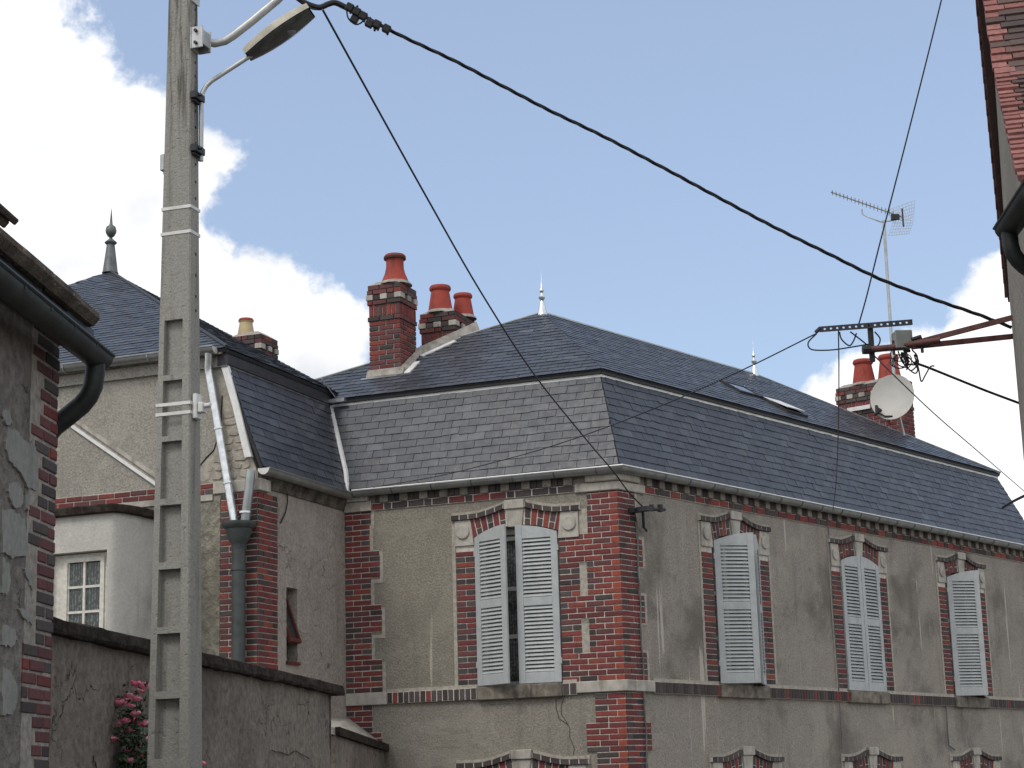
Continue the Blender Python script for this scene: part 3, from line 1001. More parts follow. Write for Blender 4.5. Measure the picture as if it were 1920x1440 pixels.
def band(fr, pts, w=0.045, out=0.008):
    """strip along a stepped outline, offset inwards by half its width"""
    for (a, b), (c, d) in zip(pts, pts[1:]):
        if abs(a - c) < 1e-6:
            bands.box(fr, a - w / 2, a + w / 2, min(b, d) - w / 2, max(b, d) + w / 2, -0.02, out)
        else:
            bands.box(fr, min(a, c) + w / 2, max(a, c) - w / 2, b - w / 2, b + w / 2, -0.02, out - 0.001)


# left pier of the left-hand front (toothed edge), right up to the wing
steps = [(3.87, 4.23, 3.25), (4.23, 4.58, 3.40), (4.58, 4.93, 3.25), (4.93, 5.29, 3.40), (5.29, 5.65, 3.27), (5.65, 6.00, 3.41), (6.00, 6.21, 3.39)]
k = 0
z = 3.87
while z < 6.19:
    ed = next(e for a, b, e in steps if a - 0.01 <= z + 0.035 <= b + 0.03)
    course('house', WL, LEN_L - 0.004, ed, z, k % 2 == 0)
    mortar(WL, ed, LEN_L, z, z + 0.0701)
    z += 0.07
    k += 1
ol = []
for a, b, e in steps:
    ol += [(e - 0.028, a), (e - 0.028, b)]
band(WL, ol)
for z0, n, ed in ((3.37, 5, 3.40), (3.02, 5, 3.27), (2.46, 8, 3.40)):
    for i in range(n):
        course('house', WL, LEN_L - 0.004, ed, z0 + i * 0.07, i % 2 == 1)
        mortar(WL, ed, LEN_L, z0 + i * 0.07, z0 + i * 0.07 + 0.0701)
# corner: left-hand face
slots = [(0.43, 0.535, 4.93, 5.30), (0.43, 0.535, 4.22, 4.58)]
NL = 34
for i in range(NL):
    z = 3.87 + i * 0.07
    if z > 6.20:
        break
    edge = 0.795 if z < 5.63 else 0.40
    sl = [s_ for s_ in slots if s_[2] - 0.03 < z + 0.035 < s_[3] + 0.03]
    fl = i % 2 == 0
    x0 = 0.105 if fl else 0.222
    brick('house', WL, 0.0, x0, z + J / 2, z + 0.07 - J / 2, 'brick_orange' if fl else 'brick_red', 0.014)
    if sl:
        course('house', WL, x0 + J, sl[0][0], z, False)
        course('house', WL, sl[0][1], edge, z, not fl)
        mortar(WL, 0, sl[0][0] + 0.003, z, z + 0.0701)
        mortar(WL, sl[0][1] - 0.003, edge, z, z + 0.0701)
    else:
        course('house', WL, x0 + J, edge, z, False)
        mortar(WL, 0, edge, z, z + 0.0701)
for s_ in slots:
    bands.box(WL, s_[0] + 0.004, s_[1] - 0.004, s_[2] - 0.02, s_[3], -0.02, 0.003)
bands.box(WL, 0.405, 0.515, 5.65, 6.0, -0.02, 0.009)
for z0, n, ed in ((3.37, 5, 0.39), (3.02, 5, 0.515), (2.46, 8, 0.39)):
    for i in range(n):
        z = z0 + i * 0.07
        fl = i % 2 == 1
        x0 = 0.105 if fl else 0.222
        brick('house', WL, 0.0, x0, z + J / 2, z + 0.07 - J / 2, 'brick_orange' if fl else 'brick_red', 0.014)
        course('house', WL, x0 + J, ed, z, False)
        mortar(WL, 0, ed, z, z + 0.0701)
# corner: right-hand face
for i in range(NL):
    z = 3.87 + i * 0.07
    if z > 6.20:
        break
    t = (z + 0.01 - 3.87) / 0.352
    ed = 0.465 if (int(t) % 2 == 0 and t < 5.1) else 0.345
    fl = i % 2 == 1
    course('house', WR, 0.004, ed, z, fl)
    mortar(WR, 0.01, ed, z, z + 0.0701)
bd_ = []
for q in range(7):
    e = 0.465 if (q % 2 == 0 and q < 6) else 0.345
    bd_ += [(e + 0.028, 3.87 + q * 0.352), (e + 0.028, min(3.87 + (q + 1) * 0.352, 6.2))]
band(WR, bd_)
for z0, n, ed in ((3.37, 5, 0.385), (3.02, 5, 0.49), (2.46, 8, 0.385)):
    for i in range(n):
        course('house', WR, 0.004, ed, z0 + i * 0.07, i % 2 == 0)
        mortar(WR, 0.01, ed, z0 + i * 0.07, z0 + i * 0.07 + 0.0701)

# string course of dark bricks on edge, with stones at the corners and under the windows
def soldier(fr, u0, u1, z0=3.725, z1=3.858):
    n = max(1, round((u1 - u0) / 0.076))
    w = (u1 - u0) / n
    bed.box(fr, u0, u1, z0 - 0.004, z1 + 0.004, -0.05, 0.038)
    for i in range(n):
        brick('house', fr, u0 + i * w + 0.006, u0 + (i + 1) * w - 0.006, z0, z1, 'brick_dark' if random.random() < 0.93 else 'brick_red', 0.045, 0.03)
    bands.box(fr, u0, u1, 3.862, 3.905, -0.02, 0.02)


def block(name, fr, u0, u1, z0, z1, out, mat='stone', bev=0.006, inn=-0.04):
    return MB().box(fr, u0, u1, z0, z1, inn, out).build(name, MT[mat], house, bevel=bev)


mb = MB()
mb.poly(WF, [(p.x, p.y) for p in (WL.pt(0.61, 0, -0.04), WL.pt(0.61, 0, 0.05), CC + (RN + LN) * (0.05 / COSB), WR.pt(0.57, 0, 0.05), WR.pt(0.57, 0, -0.04), CC + (RN + LN) * (-0.04 / COSB))], 3.735, 3.872)
mb.build('corner_stone', MT['stone'], house, bevel=0.008)
block('band_stone', WL, 3.18, LEN_L - 0.005, 3.715, 3.872, 0.05)
soldier(WL, 0.615, 1.365 - OW - 0.005)
soldier(WL, 1.365 + OW + 0.012, 3.175)
prev = 0.575
for c in WIN_R + [LEN_R + OW + 0.02]:
    soldier(WR, prev, min(c - OW - 0.03, LEN_R))
    prev = c + OW + 0.03
for fr, c, ex in [(WL, 1.365, 0.0)] + [(WR, c, 0.02) for c in WIN_R]:
    MB().box(fr, c - OW - ex, c + OW + ex, 3.705, 3.874, -0.28, 0.07).build('window_sill', MT['stone_dirty'], house, bevel=0.01)


def hood_z(t):
    """underside of the hood mould at distance t from the window axis"""
    if t > 0.62:
        return 5.985
    k = (0.62 - t) / 0.48
    return 5.985 + 0.097 * (1 - math.cos(math.pi * min(k, 1.0) * 0.62)) / 1.37


def surround(fr, c, dz, jamb=(True, True), mats=None, blocks=(0.83, 0.83)):
    n0 = 3.6
    mort = MB()
    for sgn, ow in ((-1, blocks[0]), (1, blocks[1])):
        # stone lug with a roundel
        pts = [(c + sgn * OW * 1.0, 5.652 + dz), (c + sgn * ow, 5.652 + dz), (c + sgn * ow, 5.982 + dz), (c + sgn * 0.61, 5.982 + dz)]
        lug = MB().poly(fr, pts, -0.04, 0.03).build('lug_stone', MT['stone'], house, bevel=0.005)
        MB().lathe(fr.pt(c + sgn * (0.60 + ow) / 2, 5.83 + dz, 0.022), [(0.09, 0), (0.09, 0.026), (0.082, 0.031)], 20, fr.w).build('roundel', MT['stone'], lug)
        # fan of voussoirs between arch and hood
        nv = 6
        for i in range(nv):
            t0, t1 = 0.115 + i * 0.0790, 0.115 + (i + 1) * 0.0790
            q = []

            def ray_pt(tb, zz):
                s0 = tb / (5.75 - n0)
                return (c + sgn * s0 * (zz - n0), zz + dz)

            def solve(tb, f):
                zz = 5.8
                for _ in range(6):
                    x = tb / (5.75 - n0) * (zz - n0)
                    zz = f(x)
                return ray_pt(tb, zz)
            g = 0.0075
            lo0, lo1 = solve(t0 + g, lambda x: arch_z(min(x, OW))), solve(t1 - g, lambda x: arch_z(min(x, OW)))
            hi0, hi1 = solve(t0 + g, hood_z), solve(t1 - g, hood_z)
            lerp = lambda p, r, k: (p[0] + (r[0] - p[0]) * k, p[1] + (r[1] - p[1]) * k)
            cuts = [(0.0, 1.0)] if i % 2 == 1 else ([(0.0, 0.47), (0.53, 1.0)] if i % 4 else [(0.0, 0.36), (0.42, 1.0)])
            for a, b in cuts:
                pp = [lerp(lo0, hi0, a), lerp(lo1, hi1, a), lerp(lo1, hi1, b), lerp(lo0, hi0, b)]
                mt = 'brick_dark' if len(cuts) == 2 else 'brick_red'
                if random.random() < 0.15:
                    mt = 'brick_purple'
                MB().poly(fr, pp, -0.03, 0.018 + random.uniform(-.002, .002)).build('voussoir', MT[mt], house)
        pts = [solve(0.10, lambda x: arch_z(min(x, OW)))] + [solve(0.115 + k * 0.0790, lambda x: arch_z(min(x, OW))) for k in range(1, 7)] + [solve(0.115 + k * 0.0790, hood_z) for k in range(6, 0, -1)] + [solve(0.10, hood_z)]
        mort.poly(fr, pts, -0.05, 0.012)
        # hood of dark bricks
        xs = [0.875, 0.752, 0.63, 0.51, 0.385, 0.262, 0.145]
        for a, b in zip(xs, xs[1:]):
            pp = [(c + sgn * (a - 0.007), hood_z(a) + dz), (c + sgn * (b + 0.007), hood_z(b) + dz), (c + sgn * (b + 0.007), hood_z(b) + 0.062 + dz), (c + sgn * (a - 0.007), hood_z(a) + 0.062 + dz)]
            MB().poly(fr, pp, -0.03, 0.055).build('hood_brick', MT['brick_dark'], house)
            mort.poly(fr, [(c + sgn * a, hood_z(a) + dz + .003), (c + sgn * b, hood_z(b) + dz + .003), (c + sgn * b, hood_z(b) + 0.058 + dz), (c + sgn * a, hood_z(a) + 0.058 + dz)], -0.05, 0.051)
            bands.poly(fr, [(c + sgn * a, hood_z(a) + 0.064 + dz), (c + sgn * b, hood_z(b) + 0.064 + dz), (c + sgn * b, hood_z(b) + 0.10 + dz), (c + sgn * a, hood_z(a) + 0.10 + dz)], -0.02, 0.012)
    mort.build('mortar', MT['mortar'], house)
    # keystone
    MB().poly(fr, [(c - 0.09, 5.845 + dz), (c + 0.09, 5.845 + dz), (c + 0.125, 6.07 + dz), (c - 0.125, 6.07 + dz)], -0.06, 0.035).build('keystone', MT['stone'], house, bevel=0.005)
    MB().box(fr, c - 0.135, c + 0.135, 6.07 + dz, 6.185 + dz, -0.06, 0.06).build('keystone', MT['stone'], house, bevel=0.008)
    # brick jambs
    for sgn, on in ((-1, jamb[0]), (1, jamb[1])):
        if not on:
            continue
        for i in range(25):
            z = ZS + 0.035 + i * 0.07 + dz
            if z + 0.07 > 5.655 + dz:
                break
            a, b = c + sgn * (OW + 0.008), c + sgn * 0.822
            mort_u = (min(a, b) - 0.004, max(a, b))
            if i % 2:
                brick('house', fr, min(a, b), max(a, b), z + J / 2, z + 0.07 - J / 2, 'brick_red' if random.random() < .75 else 'brick_purple', 0.014 + random.uniform(-.002, .002))
            else:
                m_ = (a + b) / 2
                brick('house', fr, min(a, m_) + 0.0, max(a, m_) - J / 2, z + J / 2, z + 0.07 - J / 2, 'brick_dark' if random.random() < .8 else 'brick_red')
                brick('house', fr, min(b, m_) + J / 2, max(b, m_), z + J / 2, z + 0.07 - J / 2, 'brick_dark' if random.random() < .8 else 'brick_purple')
        mortar(fr, c + sgn * (OW + 0.002), c + sgn * 0.822, ZS + dz, 5.655 + dz)
        ee = c + sgn * 0.855
        bands.box(fr, ee - 0.024, ee + 0.024, ZS + dz + 0.03, 6.09 + dz, -0.02, 0.009)


surround(WL, 1.365, 0.0, (False, True), blocks=(0.845, 0.83))
for c in WIN_R:
    surround(WR, c, 0.0)
surround(WL, 1.365, DZL, (True, True))
for c in WIN_R:
    surround(WR, c, DZL)

# cornice: a course of bricks, then pale blocks with dark brick recesses between
mold = MB()


def cornice(fr, u0, u1, period=0.283, u_first=None):
    bed.box(fr, u0, u1, 6.215, 6.306, -0.05, 0.016)
    x = u0
    i = 0
    while x < u1 - 0.05:
        l = 0.225 if i % 3 != 1 else 0.105
        e = min(x + l, u1)
        brick('house', fr, x + 0.006, e - 0.006, 6.222, 6.298, ('brick_red' if l > .2 and random.random() < .62 else 'brick_dark'), 0.026, 0.06)
        x = e + 0.006
        i += 1
    bed.box(fr, u0, u1, 6.308, 6.44, -0.05, -0.012)
    x = u0 + 0.02
    while x < u1 - 0.1:
        MB().box(fr, x, x + 0.112, 6.305, 6.447, -0.04, 0.048).build('dentil', MT['dentil'], house, bevel=0.004)
        for q in range(2):
            a = x + 0.118 + q * 0.081
            if a + .08 < u1:
                brick('house', fr, a, a + 0.075, 6.312, 6.44, 'brick_dark', 0.02, 0.04)
        x += period
    mold.box(fr, u0, u1, 6.448, 6.475, -0.2, 0.10)


cornice(WL, 0.56, 3.36)
cornice(WR, 0.56, LEN_R)
mb = MB()
mb.poly(WF, [(p.x, p.y) for p in (WL.pt(0.55, 0, -0.04), WL.pt(0.55, 0, 0.04), CC + (RN + LN) * (0.04 / COSB), WR.pt(0.55, 0, 0.04), WR.pt(0.55, 0, -0.04), CC + (RN + LN) * (-0.04 / COSB))], 6.20, 6.312)
mb.build('corner_stone', MT['stone'], house, bevel=0.01)
mb = MB()
mb.poly(WF, [(p.x, p.y) for p in (WL.pt(0.40, 0, -0.04), WL.pt(0.40, 0, 0.075), CC + (RN + LN) * (0.075 / COSB), WR.pt(0.40, 0, 0.075), WR.pt(0.40, 0, -0.04), CC + (RN + LN) * (-0.04 / COSB))], 6.315, 6.447)
mb.build('corner_stone', MT['border'], house, bevel=0.012)
block('band_stone', WL, 3.365, LEN_L - 0.005, 6.21, 6.34, 0.05, 'border')
block('band_stone', WL, 3.40, LEN_L - 0.005, 6.342, 6.445, 0.08, 'border')
mold.poly(WF, [(p.x, p.y) for p in (WL.pt(0.56, 0, 0.10), WL.pt(0.56, 0, -0.2), WR.pt(0.56, 0, -0.2), WR.pt(0.56, 0, 0.10), CC + (RN + LN) * (0.10 / COSB))], 6.449, 6.474)
mold.box(WL, 3.36, LEN_L - 0.01, 6.448, 6.475, -0.2, 0.10)
mold.build('eaves_board', MT['stone_dirty'], house)
bed.build('mortar_bed', MT['mortar'], house)


# cracks in the lower render of the left-hand front
for cr_ in ([(0.80, 3.68), (0.835, 3.60), (0.84, 3.50), (0.765, 3.38), (0.735, 3.32), (0.74, 3.22), (0.685, 3.08), (0.70, 3.00)], [(0.79, 3.69), (0.90, 3.68), (0.905, 3.58), (0.87, 3.44), (0.765, 3.37)]):
    MB().tube([WL.pt(u, z, -0.004) for u, z in cr_], 0.0045, 4).build('crack', MT['crack'], house)


# windows behind the shutters
def window(fr, c, dz, parent=None):
    r = -0.17
    mb = MB()
    t = arch_z(OW, dz)
    for a, b in ((-OW + .004, -OW + 0.07), (-0.035, 0.035), (OW - 0.07, OW - .004)):
        mb.box(fr, c + a, c + b, ZS + dz + .006, t + 0.02, r - 0.05, r)
    for zz in (ZS + dz + 0.035, ZS + dz + 0.62, ZS + dz + 1.22, t - 0.03):
        mb.box(fr, c - OW + 0.071, c - 0.036, zz - 0.025, zz + 0.025, r - 0.045, r - 0.006)
        mb.box(fr, c + 0.036, c + OW - 0.071, zz - 0.025, zz + 0.025, r - 0.045, r - 0.006)
    mb.poly(fr, [(c - OW + .004, t + 0.021), (c + OW - .004, t + 0.021)] + [(c + OW - .004 - (2 * OW - .008) * i / 6, arch_z(OW - 2 * OW * i / 6, dz) - 0.004 + (0.025 if i in (0, 6) else 0)) for i in range(7)], r - 0.05, r)
    w = mb.build('window', MT['frame'], house)
    MB().box(fr, c - OW + 0.02, c + OW - 0.02, ZS + dz + 0.02, t + 0.05, r - 0.034, r - 0.026).build('pane', MT['lace'], w)
    return w


for c in WIN_L:
    window(WL, c, 0)
    window(WL, c, DZL)
for c in WIN_R:
    window(WR, c, 0)
    window(WR, c, DZL)

SLAT_ME = {}


def shutter(fr, c, side, ang, lab=None):
    """one louvred leaf; side -1 hinged at low u, +1 at high u; ang opens it outwards"""
    w = OW - 0.012
    hinge = fr.pt(c + side * (OW - 0.006), 0, 0.035)
    d = fr.u * (-side)
    ca, sa = math.cos(RAD(ang)), math.sin(RAD(ang))
    ax = d * ca + fr.w * sa
    ow = fr.w * ca - d * sa
    lf = Fr(hinge, ax, Z, ow)
    th = 0.034
    z0, zt = ZS + 0.012, ZSPR

    def top(x): return arch_z(OW - x) - 0.012
    mb = MB()
    st = 0.088
    for a, b in ((0, st), (w - st, w)):
        n = 4
        pts = [(a, z0), (b, z0)] + [(b - (b - a) * i / n, top(b - (b - a) * i / n)) for i in range(n + 1)]
        mb.poly(lf, pts, -th, 0)
    rails = [(z0, z0 + 0.135), (z0 + 0.955, z0 + 1.06)]
    for a, b in rails:
        mb.box(lf, st, w - st, a, b, -th + 0.002, -0.002)
    n = 5
    zr = ZSPR - 0.075
    pts = [(st, zr), (w - st, zr)] + [(w - st - (w - 2 * st) * i / n, top(w - st - (w - 2 * st) * i / n)) for i in range(n + 1)]
    mb.poly(lf, pts, -th + 0.002, -0.002)
    leaf = mb.build('shutter', MT['shutter'], house, label=lab, bevel=0.003)
    mb = MB()
    for zz in (z0 + 0.22, z0 + 1.62):
        mb.box(lf, -0.014, 0.012, zz, zz + 0.075, -0.03, 0.006)
    mb.build('hinge', MT['shutter'], leaf, bevel=0.003)
    # slats, each a piece of its own, sharing one mesh per leaf width
    key = round(w, 3)
    if key not in SLAT_ME:
        me = bpy.data.meshes.new('slat')
        l = (w - 2 * st) / 2 + 0.004
        pr = [(0.002, -0.016), (0.008, -0.021), (0.033, 0.013), (0.027, 0.018)]   # (inwards, z)
        vs = [(sx * l, o, zz) for sx in (-1, 1) for o, zz in pr]
        me.from_pydata(vs, [], [(0, 1, 2, 3), (7, 6, 5, 4), (0, 4, 5, 1), (1, 5, 6, 2), (2, 6, 7, 3), (3, 7, 4, 0)])
        me.materials.append(MT['shutter'])
        SLAT_ME[key] = me
    pitch = 0.0492
    for a, b in ((rails[0][1], rails[1][0]), (rails[1][1], zr)):
        n = int(round((b - a) / pitch))
        for i in range(n):
            place('slat', SLAT_ME[key], leaf, Fr(lf.o, ax, Z, -ow), w / 2, a + (i + 0.5) * (b - a) / n, 0.0)
    return leaf


shutter(WL, 1.365, 1, 24)
shutter(WL, 1.365, -1, 2)
shutter(WR, WIN_R[0], -1, 38)
shutter(WR, WIN_R[0], 1, 28)
shutter(WR, WIN_R[1], -1, 1)
shutter(WR, WIN_R[1], 1, 1)
shutter(WR, WIN_R[2], -1, 38)
shutter(WR, WIN_R[2], 1, 23)
# ------------------------------------------------------------ roofs of the corner house
EV, TOPI, ZE, ZT = 0.085, 0.423, 6.50, 7.79       # eaves projection, inset and heights of the mansard
APX_I, APX_U, APX_Z = 2.533, 1.857, 9.274        # apex of the hip
RIDGE_END = 7.55


def slope_frame(wall, o0, z0, o1, z1):
    v = wall.w * (o1 - o0) + Z * (z1 - z0)
    o = wall.o + wall.w * o0 + Z * z0
    n = wall.u.cross(v)
    if n.dot(wall.w) < 0:
        n = -n
    return Fr(o, wall.u, v, n), v.length


ML, vl = slope_frame(WL, EV, ZE, -TOPI, ZT)
MRr, _ = slope_frame(WR, EV, ZE, -TOPI, ZT)
MS, _ = slope_frame(WS, EV, ZE - 0.03, -TOPI, ZT)
pl_L = [(MIT * EV, 0), (LEN_L - EV, 0), (LEN_L + TOPI, vl), (-MIT * TOPI, vl)]
pl_R = [(MIT * EV, 0), (LEN_R + EV, 0), (LEN_R - TOPI, vl), (-MIT * TOPI, vl)]
pl_S = [(EV, 0), (SLEN + 0.03, 0), (SLEN + 0.03, vl), (-TOPI, vl)]
TE = TOPI - 0.07                                   # eaves of the upper slopes stand a little proud
UZ = 7.835
UL, vu = slope_frame(WL, -TE, UZ, -APX_I, APX_Z)
UR, _ = slope_frame(WR, -TE, UZ, -APX_I, APX_Z)
pu_L = [(-MIT * TE, 0), (6.15, 0), (APX_U, vu)]
pu_R = [(-MIT * TE, 0), (LEN_R - TE, 0), (RIDGE_END, vu), (APX_U, vu)]
mb = MB()
for fr, pg in ((ML, pl_L), (MRr, pl_R), (UL, pu_L), (UR, pu_R)):
    mb.poly(fr, pg, -0.045, -0.002)
A3 = UR.pt(APX_U, vu)
B3 = UR.pt(RIDGE_END, vu)
E_far = UR.pt(LEN_R - TE, 0)
E_back = UL.pt(6.15, 0)
far2 = E_far - RN * 4.2
mb.add([B3, E_far, far2, A3, E_back], [(0, 1, 2), (0, 2, 4, 3)])
m2 = [MRr.pt(*pl_R[1]), MRr.pt(*pl_R[2])]
mb.add([m2[0], m2[1], m2[1] - RN * 4.1, m2[0] - RN * 5.0], [(0, 1, 2, 3)])
roof = mb.build('roof', MT['slate_bed'], house)
slate_field('house', ML, pl_L, prio=1.6)
slate_field('house', MRr, pl_R)
slate_field('house', UL, pu_L, e=0.122, wd=0.235, th=0.0065, view=(-1, 5.2))
slate_field('house', UR, pu_R, e=0.122, wd=0.235, th=0.0065)
# dark band for the shade under the slates, and zinc strip, along the roof break
mb = MB()
mt_ = MB()
for fr, u1, u0 in ((WL, LEN_L + TOPI - 0.05, None), (WR, LEN_R - TOPI + 0.05, None)):
    c = -TOPI
    a0 = -MIT * TOPI
    d0 = -MIT * (TOPI - 0.07)
    mb.poly(WF, [((fr.pt(a, 0, o)).x, (fr.pt(a, 0, o)).y) for a, o in ((-MIT * (TOPI - 0.055), -TOPI + 0.055), (u1, -TOPI + 0.055), (u1, -TOPI - 0.1), (-MIT * (TOPI + .1), -TOPI - 0.1))], 7.785, 7.826)
    mt_.poly(WF, [((fr.pt(a, 0, o)).x, (fr.pt(a, 0, o)).y) for a, o in ((-MIT * (TOPI - 0.03), -TOPI + 0.03), (u1, -TOPI + 0.03), (u1, -TOPI - 0.02), (-MIT * (TOPI + .02), -TOPI - 0.02))], 7.748, 7.783)
mb.build('roof_break_band', MT['black'], house)  # black strip stands in for the shadow beneath the slate overhang
mt_.build('zinc_strip', MT['pale_sheen'], house)
mb = MB()
mb.tube([A3 + Z * 0.015, B3 + Z * 0.015], 0.022, 6)
mb.tube([A3 + Z * 0.015, E_back + Z * 0.02], 0.02, 6)
mb.tube([B3 + Z * 0.015, E_far + Z * 0.02], 0.016, 6)
mb.build('ridge_strip', MT['zinc'], house)
mb = MB()
mb.tube([WL.pt(LEN_L - EV, ZE - 0.02, EV + .01), WL.pt(LEN_L - EV + 0.06, ZE + .25, EV - .07), WL.pt(LEN_L + TOPI - 0.005, ZT, -TOPI + .015)], 0.035, 6)
mb.build('valley_flashing', MT['pale_sheen'], house, smooth=True)
# gutter
GR = 0.074
ox = 0.115
gz = 6.468
gc = CC + (RN + LN) * (ox / COSB) + Z * gz
mb = MB()
mb.halfpipe([WL.pt(LEN_L - ox, gz, ox), gc, WR.pt(LEN_R + 0.1, gz, ox)], GR)
rim = [WL.pt(LEN_L - ox - .08, gz, ox + GR), CC + (RN + LN) * ((ox + GR) / COSB) + Z * gz, WR.pt(LEN_R + 0.1, gz, ox + GR)]
mb.tube(rim, 0.011, 6)
gut = mb.build('gutter', MT['zinc'], house, smooth=True)
MB().tube([q + Z * 0.004 for q in rim], 0.0125, 6).build('gutter_rim_glint', MT['pale_sheen'], gut, smooth=True)  # pale bead over the rim: its sky glint put into the colour
mb = MB()
for i in range(1, 22):
    p = WR.pt(i * 0.56 + 0.25, gz, ox)
    mb.halfpipe([p, p + RD * 0.018], GR + 0.006, 0.005)
for i in range(0, 7):
    p = WL.pt(i * 0.56 + 0.2, gz, ox)
    mb.halfpipe([p, p + LD * 0.018], GR + 0.006, 0.005)
mb.build('gutter_bracket', MT['zinc_dull'], house, smooth=True)


def finial(base, zinc, h=0.64, parent=None):
    s = h / 0.64
    mb = MB()
    mb.lathe(base - Z * 0.03, [(0.085 * s, 0), (0.075 * s, 0.02), (0.058 * s, 0.1 * s), (0.038 * s, 0.19 * s), (0.022 * s, 0.225 * s)], 10)
    mb.lathe(base - Z * 0.03, [(0.015 * s, 0.22 * s), (0.05 * s, 0.265 * s), (0.052 * s, 0.285 * s), (0.02 * s, 0.32 * s), (0.014 * s, 0.345 * s), (0.036 * s, 0.375 * s), (0.036 * s, 0.385 * s), (0.012 * s, 0.42 * s), (0.009 * s, 0.55 * s), (0.002, 0.69 * s)], 10)
    return mb.build('finial', MT[zinc], parent, smooth=True)


finial(A3, 'zinc_bright', 0.62, house)
finial(B3, 'zinc_bright', 0.60, house)

# skylights
for u0, v0, wd, ht, op in ((4.62, 0.80, 0.62, 0.42, 0.0), (5.22, 0.30, 0.60, 0.60, 0.06)):
    f = UR.shift(u0, v0, 0.012)
    mb = MB()
    mb.slab(f, [[(0, 0), (wd, 0), (wd, ht), (0, ht)], [(0.05, 0.05), (wd - 0.05, 0.05), (wd - 0.05, ht - 0.05), (0.05, ht - 0.05)]], 0, 0.035)
    sk = mb.build('skylight', MT['steel_dark'], house)
    v = (f.v * ht + f.w * -op)
    f2 = Fr(f.pt(0, 0, 0.015 + op), f.u, v, f.w)
    MB().box(f2, 0.052, wd - 0.052, 0.052, ht - 0.052, 0.0, 0.012).build('pane', MT['glass'] if op < .05 else MT['pale_sheen'], sk)


